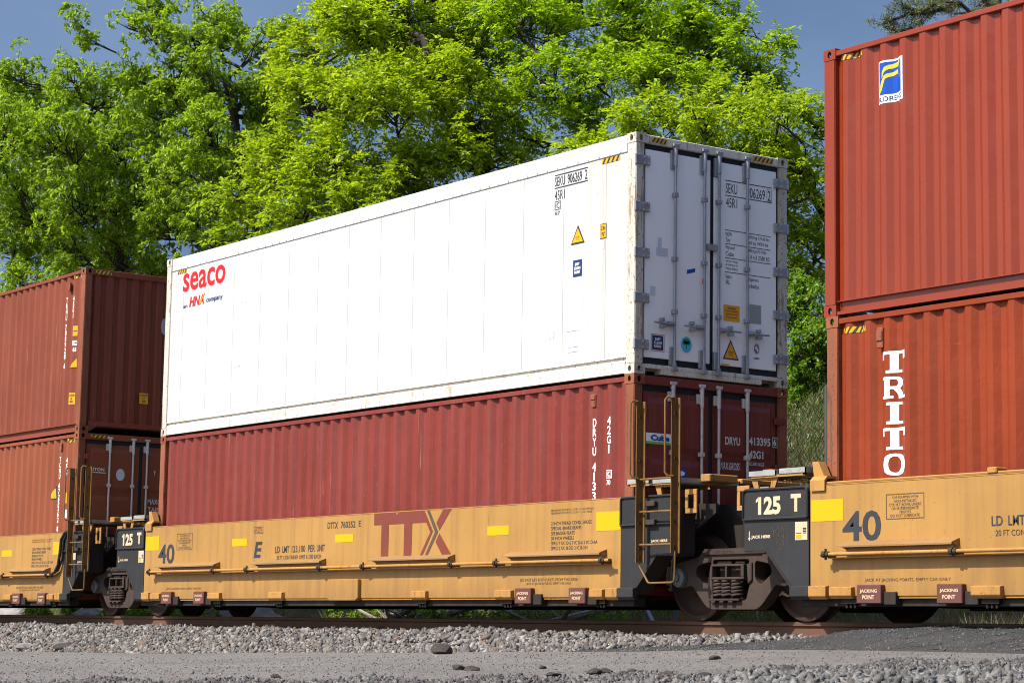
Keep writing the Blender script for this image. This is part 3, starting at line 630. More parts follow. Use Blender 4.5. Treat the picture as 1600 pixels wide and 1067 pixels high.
# ---- right stack
M['lemon'] = plain('lemon_yellow_print', (0.60, 0.46, 0.02), 0.4, 0.03)
c = dry_box('shipping_container', 'bright red orange ribbed container with a blue and yellow emblem, on top of its stack', 21.49, 3.193, 2.896, M['florens'], M['florens'], False)
hazard(c, 'S', -0.004, -5.87, -5.53, 2.745, 2.80, CORR, 5)
o = Marks().rect(-5.325, -4.95, 2.165, 2.62).side('emblem', M['white_s'], c, -0.004, CORR)
o2 = Marks().rect(-5.30, -4.975, 2.255, 2.60).side('emblem_field', M['blue'], o, -0.006, CORR)
def emb(pts):
    r = []
    for x, y in pts:
        u_ = (x-380)/120.0; v_ = (515-20*u_-y)/165.0; r.append((-5.30+0.325*u_, 2.255+0.345*v_))
    return r
Marks().poly(emb([(402, 395), (412, 372), (430, 359), (455, 352), (477, 344), (497, 330), (494, 350), (480, 366), (455, 374), (430, 381), (412, 396), (401, 430)])).side('letter_f', M['lemon'], o, -0.0085, CORR)
Marks().poly(emb([(398, 446), (410, 416), (425, 403), (450, 395), (478, 379), (471, 404), (455, 413), (432, 420), (417, 431), (409, 456), (401, 485), (389, 513), (384, 512), (393, 470)])).side('letter_f', M['lemon'], o, -0.0085, CORR)
Marks().text('FLORENS', -5.31, -4.965, 2.18, 2.235, 0.01).side('lettering', M['navy'], o, -0.007, CORR)

c = dry_box('shipping_container', 'orange red dented container with tall white stacked letters, beneath the one with the emblem', 21.52, 0.297, 2.896, M['triton'], M['rustpost'], False)
hazard(c, 'S', -0.004, -5.88, -5.53, 2.70, 2.765, CORR, 5)
MB().box(-5.36, -5.27, -WH-0.002, -WH+0.03, 2.50, 2.71).box(-5.355, -5.275, -WH-0.016, -WH-0.003, 2.57, 2.68).build('vent', M['rustpost'], c, bevel=0.006)
def slab(ch):
    "slab serif capitals in a unit box"
    m = Marks(); R = m.rect
    if ch in 'TI':
        if ch == 'T':
            R(0, 1, .86, 1); R(0, .13, .62, .86); R(.87, 1, .62, .86); R(.37, .63, .13, .86); R(.2, .8, 0, .13)
        else: R(.22, .78, .87, 1); R(.37, .63, .13, .87); R(.22, .78, 0, .13)
    elif ch == 'R':
        R(.0, .5, .87, 1); R(.12, .36, .13, .87); R(0, .46, 0, .13)
        for k in range(8):
            a0, a1 = math.pi/2 - math.pi*k/8, math.pi/2 - math.pi*(k+1)/8; c_ = (.5, .715)
            m.poly([(c_[0]+.34*math.cos(a0), c_[1]+.285*math.sin(a0)), (c_[0]+.34*math.cos(a1), c_[1]+.285*math.sin(a1)), (c_[0]+.10*math.cos(a1), c_[1]+.155*math.sin(a1)), (c_[0]+.10*math.cos(a0), c_[1]+.155*math.sin(a0))])
        R(.36, .5, .43, .56); m.poly([(.46, .43), (.68, .47), (.86, .13), (.62, .13)]); R(.62, 1, 0, .13)
    elif ch == 'N':
        R(0, .28, .87, 1); R(.1, .26, .13, .87); R(0, .4, 0, .13); R(.62, 1, .87, 1); R(.74, .9, 0, .87); m.poly([(.1, 1), (.33, 1), (.9, 0), (.68, 0)])
    elif ch == 'O':
        n = 20
        for k in range(n):
            a0, a1 = 2*math.pi*k/n, 2*math.pi*(k+1)/n
            m.poly([(.5+.5*math.cos(a0), .5+.5*math.sin(a0)), (.5+.5*math.cos(a1), .5+.5*math.sin(a1)), (.5+.22*math.cos(a1), .5+.37*math.sin(a1)), (.5+.22*math.cos(a0), .5+.37*math.sin(a0))])
    return m
zt_, hh, st = 2.455, 0.225, 0.262
for i, ch in enumerate('TRITON'):
    m = slab(ch); a0, a1 = -5.31, -4.98; z0 = zt_ - hh - st*i
    m.v = [(a0+(a1-a0)*a, z0+hh*z) for a, z in m.v]; m.side('letter', M['letter'], c, -0.004, CORR)

# ---- white refrigerated container
H = 2.896
c = thing('refrigerated_container', 'long smooth white refrigerated container with red lettering and grey hinged doors', 'container', (6.096, 0, 2.882))
shell(c, H, M['white'], M['whitepost'], M['whitepost'])
for sy in (-1, 1):
    n = 28; xs = np.linspace(-LH+0.165, LH-0.165, n+1)
    for i in range(n):
        ya, yb = sorted((sy*(WH-0.0135-(0.0015 if i % 2 else 0)), sy*(WH-0.0195)))
        MB().box(xs[i]+0.0014, xs[i+1]-0.0014, ya, yb, 0.215, H-0.228).build('side_panel', M['white'] if i < 26 else M['whitestain'], c, bevel=0.002)
    ya, yb = sorted((sy*(WH-0.055), sy*(WH-0.021))); MB().box(-LH+0.165, LH-0.165, ya, yb, 0.2, H-0.2).build('side_backing', M['white'], c)
    ya, yb = sorted((sy*(WH-0.003), sy*(WH-0.08))); MB().box(-LH+0.178, LH-0.178, ya, yb, H-0.222, H-0.012).build('top_side_rail', M['white'], c, bevel=0.008)
    rv = MB()
    for x in np.linspace(-LH+0.3, LH-0.3, 56): 
        a, b = sorted((sy*(WH-0.004), sy*(WH+0.003))); rv.box(x-0.012, x+0.012, a, b, H-0.205, H-0.19)
    rv.build('rivet_row', M['whitepost'], c)['kind'] = 'stuff'
    ch = [(WH-0.004, 0.150), (WH-0.004, 0.012), (WH-0.07, 0.012), (WH-0.08, 0.2), (WH-0.035, 0.2), (WH-0.035, 0.17)]
    MB().prism([(sy*a, b) for a, b in ch], 'x', -LH+0.18, LH-0.18).build('bottom_side_rail', M['whiterail'], c)
    a, b = sorted((sy*(WH-0.006), sy*(WH-0.05))); MB().box(-LH+0.166, LH-0.166, a, b, 0.201, 0.214).build('drip_lip', M['whiterail'], c)
MB().box(-LH+0.05, LH-0.05, -WH+0.081, WH-0.081, H-0.06, H-0.02).build('roof', M['white'], c)
MB().box(-LH+0.05, LH-0.15, -WH+0.09, WH-0.09, 0.06, 0.14).build('floor', M['whiterail'], c)
MB().box(-LH+0.01, -LH+0.08, -WH+0.13, WH-0.13, 0.12, H-0.12).build('front_wall', M['white'], c)
MB().box(LH-0.14, LH-0.004, -WH+0.162, WH-0.162, H-0.116, H-0.012).build('door_header', M['whiterail'], c, bevel=0.008)
sill = MB(); sill.box(LH-0.14, LH-0.004, -WH+0.162, WH-0.162, 0.075, 0.125); sill.box(LH-0.14, LH-0.005, -0.80, 0.80, 0.012, 0.075)
sill.build('door_sill', M['whiterail'], c, bevel=0.006)
MB().box(LH-0.10, LH-0.048, -WH+0.12, WH-0.12, 0.126, H-0.117).build('door_gasket', M['gasket'], c)
for sy in (-1, 1):
    ya, yb = sorted((sy*0.03, sy*(WH-0.165)))
    d = MB().box(LH-0.048, LH-0.022, ya, yb, 0.205, H-0.185).build('door', M['whitedoor'], c, bevel=0.006)
    for z in (2.565, 2.0, 1.445, 0.905, 0.35):
        h = MB(); a, b = sorted((sy*(WH-0.215), sy*(WH-0.012))); h.box(LH-0.03, LH+0.012, a, b, z-0.058, z+0.058)
        h.tube([(LH+0.005, sy*(WH+0.004), z-0.062), (LH+0.005, sy*(WH+0.004), z+0.062)], 0.019, 8); h.build('hinge', M['hinge'], d, bevel=0.005)
        bl = MB()
        for yy in (0.19, 0.12):
            for dz in (-0.035, 0.035): bl.box(LH+0.012, LH+0.020, sy*(WH-yy)-0.010, sy*(WH-yy)+0.010, z+dz-0.010, z+dz+0.010)
        bl.build('hinge_bolt', M['whitepost'], d)['kind'] = 'stuff'
for y, hd in ((-0.613, -1), (-0.15, -1), (0.082, 1), (0.545, 1)):
    lock_bar(c, LH+0.012, y, 0.085, H-0.085, M['galv'], (0.78, 1.42, 2.2), hd, 0.625, True)
MB().box(LH-0.02, LH+0.016, -0.10, 0.055, 1.59, 1.67).build('centre_latch', M['hinge'], c, bevel=0.006)
xe = LH-0.0195
def em(mk, name, mat, p=None, d=0.0): return mk.end(name, M[mat], p or c, xe+d)
em(Marks().text('SEKU', 0.215, 0.40, 2.34, 2.465, 0.0).text('906269', 0.56, 0.86, 2.33, 2.455, 0.0).text('2', 0.905, 0.955, 2.33, 2.455, 0.0).text('45R1', 0.22, 0.40, 2.165, 2.285, 0.0)
   .rect(0.205, 0.975, 2.492, 2.502).rect(0.205, 0.975, 2.305, 2.315).frame(0.89, 0.972, 2.318, 2.47, 0.004), 'lettering', 'ink')
mk = Marks()
for z in (1.875, 1.705, 1.53, 1.355): mk.rect(0.205, 0.955, z, z+0.008)
mk.lines(['MGW', 'Tare'], 0.215, 0.315, 1.735, 1.855, 0.0).lines(['35000 kg 77160 lbs', '4560 kg 10050 lbs'], 0.55, 0.935, 1.735, 1.855, 0.0)
mk.lines(['Payload', 'Cube'], 0.215, 0.36, 1.56, 1.69, 0.0).lines(['30440 kg 67110 lbs', '67.4 m3 2380 ft3'], 0.55, 0.935, 1.56, 1.69, 0.0)
mk.lines(['Add Tare Weight', 'of Generating Set', 'When Fitted'], 0.215, 0.42, 1.39, 1.51, 0.0).lines(['Seaco', 'SRL.'], 0.215, 0.32, 1.21, 1.335, 0.0).lines(['Bridgetown,', 'Barbados'], 0.56, 0.76, 1.20, 1.33, 0.0)
em(mk, 'lettering', 'ink')
o = em(Marks().rect(0.185, 0.445, 0.755, 0.955), 'sticker', 'amber'); em(Marks().lines(['WARNING', 'Controlled atmosphere', 'Ventilate before entry', 'Keep doors closed'], 0.21, 0.42, 0.79, 0.93, 0.0, True), 'print', 'ink', o, 0.003)
o = em(Marks().rect(0.605, 0.80, 0.765, 1.0), 'data_plate', 'silver'); mk = Marks()
for i in range(9): mk.rect(0.63, 0.775, 0.79+i*0.022, 0.793+i*0.022)
em(mk, 'print', 'hinge', o, 0.003)
o = em(Marks().rect(-0.955, -0.745, 0.285, 0.495), 'sticker', 'white_s'); o2 = em(Marks().rect(-0.935, -0.765, 0.303, 0.477), 'sticker_face', 'navy', o, 0.002); em(Marks().lines(['EASY', 'CLEAN', 'PAINT'], -0.91, -0.79, 0.33, 0.45, 0.03, True), 'print', 'white_s', o, 0.0045)
em(Marks().frame(-0.952, -0.748, 0.288, 0.492, 0.006), 'print', 'dred', o, 0.0025)
o = em(Marks().oval(-0.405, 0.405, 0.10, 0.112), 'sticker', 'white_s'); em(Marks().oval(-0.405, 0.405, 0.083, 0.097), 'sticker_face', 'cyan', o, 0.002)
em(Marks().oval(-0.405, 0.445, 0.05, 0.03).oval(-0.43, 0.425, 0.03, 0.022).oval(-0.38, 0.425, 0.03, 0.022).rect(-0.411, -0.399, 0.355, 0.43), 'tree_print', 'green', o, 0.004)
o = em(Marks().poly([(0.175, 0.285), (0.435, 0.285), (0.302, 0.53)]), 'warning_triangle', 'ink'); em(Marks().poly([(0.20, 0.30), (0.41, 0.30), (0.302, 0.495)]), 'sign_face', 'amber', o, 0.002); em(Marks().lines(['Handle', 'Gently'], 0.265, 0.345, 0.33, 0.39, 0.0, True), 'print', 'ink', o, 0.004)
em(Marks().rect(0.155, 0.28, 0.208, 0.228), 'sticker', 'amber')
o = em(Marks().oval(0.725, 0.455, 0.065, 0.082), 'emblem', 'white_s'); em(Marks().oval(0.725, 0.455, 0.045, 0.064), 'emblem_print', 'hinge', o, 0.002); em(Marks().oval(0.715, 0.465, 0.016, 0.02).oval(0.738, 0.44, 0.014, 0.018), 'emblem_mark', 'white_s', o, 0.004); em(Marks().text('CIMC', 0.675, 0.775, 0.325, 0.35, 0.03), 'lettering', 'blue')
o = em(Marks().poly([(-0.405, 1.265), (-0.275, 1.30), (-0.27, 1.35), (-0.40, 1.315)]), 'sticker', 'blue'); em(Marks().rect(-0.185, -0.155, 1.16, 1.22), 'sticker', 'orange', None, 0.03)
em(Marks().rect(-0.88, -0.70, 1.44, 1.54).rect(-0.86, -0.80, 1.54, 1.66), 'sticker_residue', 'greyprint'); em(Marks().rect(-0.97, -0.89, 0.95, 1.06), 'sticker_residue', 'greyprint')
hazard(c, 'E', LH+0.002, -0.985, -0.745, 2.80, 2.86); hazard(c, 'E', LH+0.002, 0.645, 0.98, 2.80, 2.86, None, 5)
ys = -WH+0.010
def sm(mk, name, mat, p=None, d=0.0): return mk.side(name, M[mat], p or c, ys-d)
X0 = -6.096
sm(Marks().text('seaco', X0+0.56, X0+1.985, 2.295, 2.595, 0.018, 0.0), 'lettering', 'red')
sm(Marks().text('an', X0+0.60, X0+0.735, 2.03, 2.075, 0.01).text('company', X0+1.38, X0+1.92, 2.02, 2.10, 0.01), 'lettering', 'navy')
sm(Marks().text('HNA', X0+0.80, X0+1.30, 2.03, 2.19, 0.035, 0.25), 'lettering', 'dred'); sm(Marks().poly([(X0+1.14, 2.05), (X0+1.18, 2.035), (X0+1.33, 2.20), (X0+1.31, 2.205)]), 'logo_swoosh', 'sticky', None, 0.003)
sm(Marks().text('SEKU', X0+10.57, X0+10.775, 2.475, 2.595, 0.0).text('906269', X0+10.83, X0+11.12, 2.475, 2.595, 0.0).text('2', X0+11.18, X0+11.23, 2.475, 2.595, 0.0).text('45R1', X0+10.57, X0+10.77, 2.30, 2.42, 0.0)
   .rect(X0+10.565, X0+11.24, 2.61, 2.622).rect(X0+10.565, X0+11.24, 2.447, 2.459).frame(X0+10.57, X0+10.69, 2.175, 2.285, 0.008).text('IC', X0+10.59, X0+10.67, 2.195, 2.265, 0.0).text('87', X0+10.58, X0+10.68, 2.11, 2.155, 0.0), 'lettering', 'ink')
o = sm(Marks().poly([(X0+10.915, 1.69), (X0+11.19, 1.69), (X0+11.055, 1.925)]), 'warning_triangle', 'ink'); sm(Marks().poly([(X0+10.945, 1.71), (X0+11.16, 1.71), (X0+11.055, 1.885)]), 'sign_face', 'sticky', o, 0.002); sm(Marks().lines(['Handle', 'Gently'], X0+11.01, X0+11.09, 1.735, 1.785, 0.0, True), 'print', 'orange', o, 0.004)
o = sm(Marks().rect(X0+11.50, X0+11.62, 1.685, 1.87), 'sticker', 'ink'); sm(Marks().rect(X0+11.508, X0+11.612, 1.695, 1.86), 'sticker_face', 'sticky', o, 0.002); sm(Marks().lines(['2.9m', "9'6''"], X0+11.52, X0+11.60, 1.71, 1.845, 0.02, True), 'print', 'ink', o, 0.004)
sm(Marks().rect(X0+11.52, X0+11.58, 1.56, 1.66), 'sticker', 'greyprint')
o = sm(Marks().rect(X0+10.965, X0+11.14, 1.285, 1.49), 'sticker', 'navy'); sm(Marks().lines(['EASY', 'CLEAN', 'PAINT'], X0+10.99, X0+11.115, 1.32, 1.455, 0.03, True), 'print', 'white_s', o, 0.002)
hazard(c, 'S', ys, X0+11.52, X0+11.87, 2.605, 2.665); hazard(c, 'S', ys, X0+0.36, X0+0.67, 2.61, 2.665)
sm(Marks().text('o', X0+2.52, X0+2.56, 1.90, 1.94, 0.0).rect(X0+2.6, X0+2.72, 1.905, 1.912), 'scuff', 'greyprint')
sm(Marks().text('07', X0+10.45, X0+10.62, 0.55, 0.66, -0.01).rect(X0+10.9, X0+11.1, 0.42, 0.43).rect(X0+10.88, X0+11.08, 0.36, 0.37).rect(X0+10.85, X0+11.1, 0.62, 0.628), 'scuff', 'greyprint')
sm(Marks().rect(X0+2.38, X0+2.56, 0.93, 0.945), 'rust_scrape', 'whiterail')

# ------------------------------------------------------------------ well car units
YS = -1.42
def two_tone(parent, m_fn, name, cut):
    pass
def end_plate(root, s_):
    "black end plate at the +x end (s_=1) or mirrored (-1), both sides of the car"
    for sy in (-1, 1):
        y0, y1 = sorted((sy*1.42, sy*1.395))
        poly = [(6.13, 1.075), (7.135, 1.075), (7.135, 0.745), (6.80, 0.742), (6.36, 0.30), (6.255, 0.225), (6.13, 0.225)]
        p = MB().prism([(s_*a, b) for a, b in poly], 'y', y0, y1).build('end_plate', M['black'], root, bevel=0.004)
        rc = [(6.13, 1.085), (6.13, 1.37), (6.135, 1.39), (6.16, 1.405), (7.10, 1.405), (7.13, 1.395), (7.145, 1.36), (7.145, 1.085)]
        y0, y1 = sorted((sy*1.43, sy*1.39))
        u = MB().prism([(s_*a, b) for a, b in rc], 'y', y0, y1).build('upper_plate', M['black'], p, bevel=0.006)
        rim = MB(); path = [(6.14, 1.08), (6.14, 1.36), (6.15, 1.385), (6.17, 1.398), (7.09, 1.398), (7.12, 1.388), (7.137, 1.36), (7.137, 1.08), (6.14, 1.08)]
        rim.tube([(s_*a, sy*1.437, b) for a, b in path], 0.014, 6).build('plate_rim', M['black'], u, True)
        fl = MB(); y0, y1 = sorted((sy*1.425, sy*1.17))
        fl.prism([(s_*a, b) for a, b in ((6.80, 0.742), (6.78, 0.765), (6.33, 0.315), (6.36, 0.297))], 'y', y0, y1)
        fl.prism([(s_*a, b) for a, b in ((7.135, 0.72), (7.135, 0.742), (6.80, 0.742), (6.80, 0.72))], 'y', y0, y1)
        y0, y1 = sorted((sy*1.39, sy*1.16)); a, b = sorted((s_*7.12, s_*7.14)); fl.box(a, b, y0, y1, 0.745, 1.38)
        fl.build('plate_flange', M['dirtyblack'], p)
def tab(root, a0, a1, z0, z1, mat, name='sill_tab', y=-1.475):
    sl_ = 0.03
    MB().add([(a0, -1.40, z1), (a1, -1.40, z1), (a1, y, z1-0.012), (a0, y, z1-0.012), (a0, -1.40, z0), (a1, -1.40, z0), (a1-0.0, y+sl_, z0), (a0, y+sl_, z0), (a0, y, z0+0.035), (a1, y, z0+0.035)],
             [(0, 1, 2, 3), (3, 2, 9, 8), (8, 9, 6, 7), (7, 6, 5, 4), (0, 3, 8, 7, 4), (1, 5, 6, 9, 2), (0, 4, 5, 1)]).build(name, mat, root, bevel=0.004)

def well_unit(label, xc, shelves, clamps, letter, ladder=True, ld=0.0):
    r = thing('well_car', label, 'rail car', (xc, 0, 0), 0, 'articulated well car units')
    for sy in (-1, 1):
        y0, y1 = sorted((sy*1.42, sy*1.405)); MB().box(-6.105, 6.125, y0, y1, 0.262, 1.398).build('side_sheet', M['yellow'], r)
        m = MB(); y0, y1 = sorted((sy*1.424, sy*1.30)); m.box(-6.105, 6.125, y0, y1, 1.399, 1.409)
        if not ladder: m.tube([(-5.9, sy*1.405, 1.423), (6.0, sy*1.405, 1.423)], 0.014, 6)
        m.build('top_chord', M['yellow'], r)
        m = MB(); y0, y1 = sorted((sy*1.36, sy*1.18)); m.box(-6.3, 6.3, y0, y1, 0.155, 0.262); m.build('bottom_chord', M['dirtyblack'], r, bevel=0.006)
        y0, y1 = sorted((sy*1.405, sy*1.37)); MB().box(-6.1, 6.1, y0, y1, 0.236, 0.261).build('sheet_flange', M['yelsteel'], r)
        for k in np.linspace(-5.4, 5.4, 10):
            y0, y1 = sorted((sy*1.404, sy*1.36)); MB().box(k-0.03, k+0.03, y0, y1, 0.27, 1.38).build('side_post', M['yelsteel'], r)
    for k in np.linspace(-5.6, 5.6, 9): MB().box(k-0.1, k+0.1, -1.18, 1.18, 0.165, 0.235).build('cross_member', M['dirtyblack'], r)
    for s_ in (-1, 1): end_plate(r, s_)
    # tabs and jacking plates along the sill
    for a0, a1 in ((-5.78, -5.46), (-3.85, -3.48), (-1.99, -1.60), (1.79, 2.13), (3.68, 4.03), (5.60, 5.85)): tab(r, a0, a1, 0.23, 0.358, M['yelsteel'])
    tab(r, -6.09, -5.83, 0.225, 0.372, M['yelsteel']); tab(r, -6.37, -6.092, 0.225, 0.372, M['black']); tab(r, 5.91, 6.123, 0.225, 0.372, M['yelsteel']); tab(r, 6.125, 6.42, 0.225, 0.372, M['black'])
    MB().prism([(-0.33, 0.52), (0.47, 0.52), (0.47, 0.255), (0.40, 0.225), (-0.28, 0.225), (-0.33, 0.255)], 'y', -1.475, -1.40).build('centre_box', M['yellow'], r, bevel=0.008)
    for a0, a1 in ((-5.37, -5.03), (-4.28, -3.95), (4.13, 4.46), (5.22, 5.54)):
        p = MB().box(a0, a1, -1.485, -1.40, 0.182, 0.372).build('jacking_plate', M['brownpl'], r, bevel=0.008); m = (a0+a1)/2
        Marks().text('JACKING', m-0.12, m+0.12, 0.283, 0.325, 0.03).text('POINT', m-0.085, m+0.085, 0.225, 0.267, 0.03).side('lettering', M['cream'], p, -1.488)
        MB().box(a1+0.005, a1+0.17, -1.45, -1.36, 0.17, 0.30).build('jacking_pad', M['dirtyblack'], r, bevel=0.006)
    for a in (-5.55, -3.66, -1.8, 1.95, 3.86, 5.72):
        bt = MB()
        for d in (-0.06, 0.0, 0.06): bt.tube([(a+d, -1.38, 0.14), (a+d, -1.38, 0.19)], 0.014, 6)
        bt.box(a-0.11, a+0.11, -1.41, -1.362, 0.185, 0.228); bt.build('bolt_bracket', M['dirtyblack'], r)
    # operating rod with its clamps and the step shelves above
    MB().tube([(clamps[0]-0.08, -1.535, 0.682), (clamps[-1]+0.12, -1.535, 0.682)], 0.020, 10).build('operating_rod', M['yelsteel'], r, True)
    MB().box(clamps[0], clamps[-1], -1.515, -1.42, 0.640, 0.650).build('rod_ledge', M['yelsteel'], r)
    for a in clamps:
        cl = MB(); cl.tube([(a-0.05, -1.535, 0.682), (a-0.005, -1.535, 0.682)], 0.036, 10); cl.tube([(a+0.01, -1.535, 0.682), (a+0.04, -1.535, 0.682)], 0.031, 10)
        cl.box(a-0.035, a+0.02, -1.545, -1.42, 0.652, 0.70); cl.tube([(a-0.02, -1.525, 0.625), (a-0.02, -1.525, 0.74)], 0.013, 6)
        cl.build('rod_clamp', M['truck'], r, True)
    for a0, a1 in shelves:
        sh = MB(); sh.prism([(-1.42, 0.815), (-1.530, 0.775), (-1.536, 0.768), (-1.536, 0.750), (-1.530, 0.750), (-1.526, 0.765), (-1.42, 0.803)], 'x', a0, a1)
        o = sh.build('step_shelf', M['shelf'], r)
        for a in (a0+0.01, a1-0.02): MB().prism([(-1.42, 0.812), (-1.535, 0.768), (-1.42, 0.73)], 'x', a, a+0.012).build('shelf_gusset', M['yelsteel'], o)
    # reflective patches
    for a0, a1, z0, z1 in ((-6.09, -5.62, 1.03, 1.253), (-3.21, -2.755, 1.038, 1.148), (-0.24, 0.24, 1.03, 1.14), (3.44, 3.90, 1.033, 1.148), (5.665, 6.122, 1.03, 1.252)):
        Marks().rect(a0, a1, z0, z1).side('reflector', M['reflect'], r, YS-0.003)
    # lettering of the side sheet
    T = lambda mk, mat='ink', n='lettering': mk.side(n, M[mat], r, YS-0.003)
    T(Marks().text('40', -5.63, -5.08, 0.81, 1.12, 0.02)); T(Marks().text(letter, -2.54-ld*0.8, -2.29-ld*0.8, 0.855, 1.09, 0.03, 0.2))
    T(Marks().frame(-5.01, -4.49, 1.02, 1.272, 0.008).lines(['CAR EQUIPPED WITH', 'NON-METALLIC', 'CTR PLT BOWL LINERS', 'ON INTERMEDIATE', 'TRUCKS', 'DO NOT LUBRICATE'], -4.97, -4.53, 1.04, 1.25, 0.0, True, 0.3), 'inkfade')
    T(Marks().frame(-2.54, -2.28, 1.21, 1.31, 0.006).lines(['LUBE', 'PLATE', 'TYPE 2'], -2.52, -2.30, 1.22, 1.30, 0.0, True), 'ttx')
    T(Marks().text('LD', -1.908+ld, -1.77+ld, 0.915, 1.01, 0.01).text('LMT', -1.70+ld, -1.50+ld, 0.915, 1.01, 0.01).text('123,100', -1.43+ld, -1.05+ld, 0.90, 1.01, 0.01).text('PER', -0.97+ld, -0.78+ld, 0.915, 1.01, 0.01).text('UNIT', -0.73+ld, -0.507+ld, 0.915, 1.01, 0.01))
    T(Marks().text('20 FT CONTAINER LIMIT 61,500 EACH', -1.86+ld, -0.61+ld, 0.81, 0.875, 0.0))
    T(Marks().text('DTTX', -0.452, -0.176, 1.225, 1.315, 0.01).text('760352', -0.096, 0.287, 1.225, 1.315, 0.01).text(letter, 0.375, 0.438, 1.235, 1.315, 0.0))
    T(Marks().lines(['SIDE BRNG SET-UP HT. 5-7/8"  +- 1/16" FEMALE', 'SIDE BRNG SET-UP HT. 5-2/16" +- 1/16" MALE'], 4.77, 5.61, 1.255, 1.315, 0.0), 'inkfade')
    T(Marks().lines(['2 INCH TREAD COND. SHOES', 'SPECIAL BRAKE BEAMS', 'SEE BADGE PLATE', '38 INCH WHEELS', 'SPRG 7 OC D-5 7 IC D-6 5 IIC D-6A', 'SPRG 2 OC B-353 2 IC B-354'], 4.78, 5.69, 0.825, 1.165, 0.0, False, 0.45))
    T(Marks().lines(['DO NOT LIFT BOTH UNITS FROM THIS AREA', 'JACK AT JACKING POINTS, EMPTY CAR ONLY'], 4.16, 5.32, 0.405, 0.49, 0.0, True), 'inkfade')
    T(Marks().text('JACK AT JACKING POINTS, EMPTY CAR ONLY', -5.31, -4.15, 0.395, 0.435, 0.0), 'inkfade')
    # three letter logo, traced from its place on the sheet
    a, b, z0, z1 = 0.77, 2.64, 0.815, 1.405
    lx = lambda u: a + (b-a)*u; lz = lambda t: z0 + (z1-z0)*t
    P = lambda pts: [(lx(u), lz(t)) for u, t in pts]
    m = Marks()
    m.poly(P([(0, 1), (.278, 1), (.302, .93), (.302, .72), (0, .72)])); m.poly(P([(.302, .93), (.33, 1), (.655, 1), (.722, .72), (.302, .72)])); m.poly(P([(.10, .72), (.20, .72), (.197, 0), (.10, 0)])); m.poly(P([(.40, .72), (.505, .72), (.50, 0), (.40, 0)]))
    m.poly(P([(.722, .72), (.77, .52), (.735, .50), (.685, .72)])); m.poly(P([(.77, .52), (.645, 0), (.61, 0), (.735, .50)]))
    m.poly(P([(.895, 1), (1.0, 1), (.85, .53), (.81, .70)])); m.poly(P([(.85, .47), (1.0, 0), (.885, 0), (.805, .28)]))
    T(m, 'ttx', 'logo'); T(Marks().poly(P([(.685, 1), (.72, 1), (.835, .5), (.795, .5)])).poly(P([(.835, .5), (.71, 0), (.675, 0), (.795, .5)])), 'ttxgrey', 'logo')
    # end number plate
    zz = -1.434
    Marks().text('125', -6.90, -6.545, 1.125, 1.318, 0.045).poly([(-6.935, 1.255), (-6.935, 1.285), (-6.895, 1.318), (-6.895, 1.275)]).text('T', -6.39, -6.235, 1.142, 1.33, 0.05).side('lettering', M['cream'], r, zz)
    Marks().text('JACK HERE', -7.02, -6.72, 0.868, 0.91, 0.04).rect(-7.056, -7.044, 0.885, 0.955).poly([(-7.07, 0.885), (-7.05, 0.85), (-7.03, 0.885)]).side('lettering', M['cream'], r, YS-0.003)
    o = Marks().rect(-6.335, -6.15, 0.845, 1.035).side('inspection_card', M['cream'], r, YS-0.003); Marks().rect(-6.215, -6.165, 0.955, 0.972).rect(-6.215, -6.165, 0.930, 0.945).rect(-6.215, -6.165, 0.915, 0.922).rect(-6.32, -6.24, 0.915, 0.92).side('print', M['ink'], o, YS-0.006)
    Marks().rect(-6.32, -6.24, 0.86, 0.90).side('print', M['sticky'], o, YS-0.006)
    g = Marks()
    pth = [(-6.69, .99), (-6.66, .94), (-6.67, .88), (-6.63, .95), (-6.60, 1.0), (-6.575, .95), (-6.60, .88), (-6.56, .93), (-6.535, .99), (-6.50, .95), (-6.51, .87), (-6.545, .81), (-6.575, .77), (-6.56, .745), (-6.525, .76), (-6.505, .83), (-6.53, .90), (-6.60, .83), (-6.63, .81)]
    for (x0_, z0_), (x1_, z1_) in zip(pth[:-1], pth[1:]):
        dx, dz = x1_-x0_, z1_-z0_; L_ = math.hypot(dx, dz); nx_, nz_ = -dz/L_*0.003, dx/L_*0.003
        g.poly([(x0_+nx_, z0_+nz_), (x0_-nx_, z0_-nz_), (x1_-nx_, z1_-nz_), (x1_+nx_, z1_+nz_)])
    g.side('chalk_scrawl', M['inkfade'], r, YS-0.003)
    Marks().text('JACK HERE', 6.68, 6.97, 0.868, 0.905, 0.04).side('lettering', M['cream'], r, YS-0.003)
    # end structure over the truck
    for s_ in (-1, 1):
        a, b = sorted((s_*6.2, s_*6.75)); MB().box(a, b, -1.38, 1.38, 0.80, 1.33).build('end_bulkhead', M['dirtyblack'], r, bevel=0.01)
        MB().prism([(s_*6.75, 1.33), (s_*7.05, 1.33), (s_*7.45, 1.12), (s_*7.70, 1.02), (s_*7.70, 0.70), (s_*7.3, 0.70), (s_*6.75, 0.82)], 'y', -0.62, 0.62).build('draft_arm', M['dirtyblack'], r, bevel=0.02)
        MB().prism([(s_*6.75, 1.33), (s_*7.45, 1.30), (s_*7.45, 1.2), (s_*7.1, 1.02), (s_*6.75, 0.85)], 'y', -1.12, -1.08).build('side_bracket', M['dirtyblack'], r)
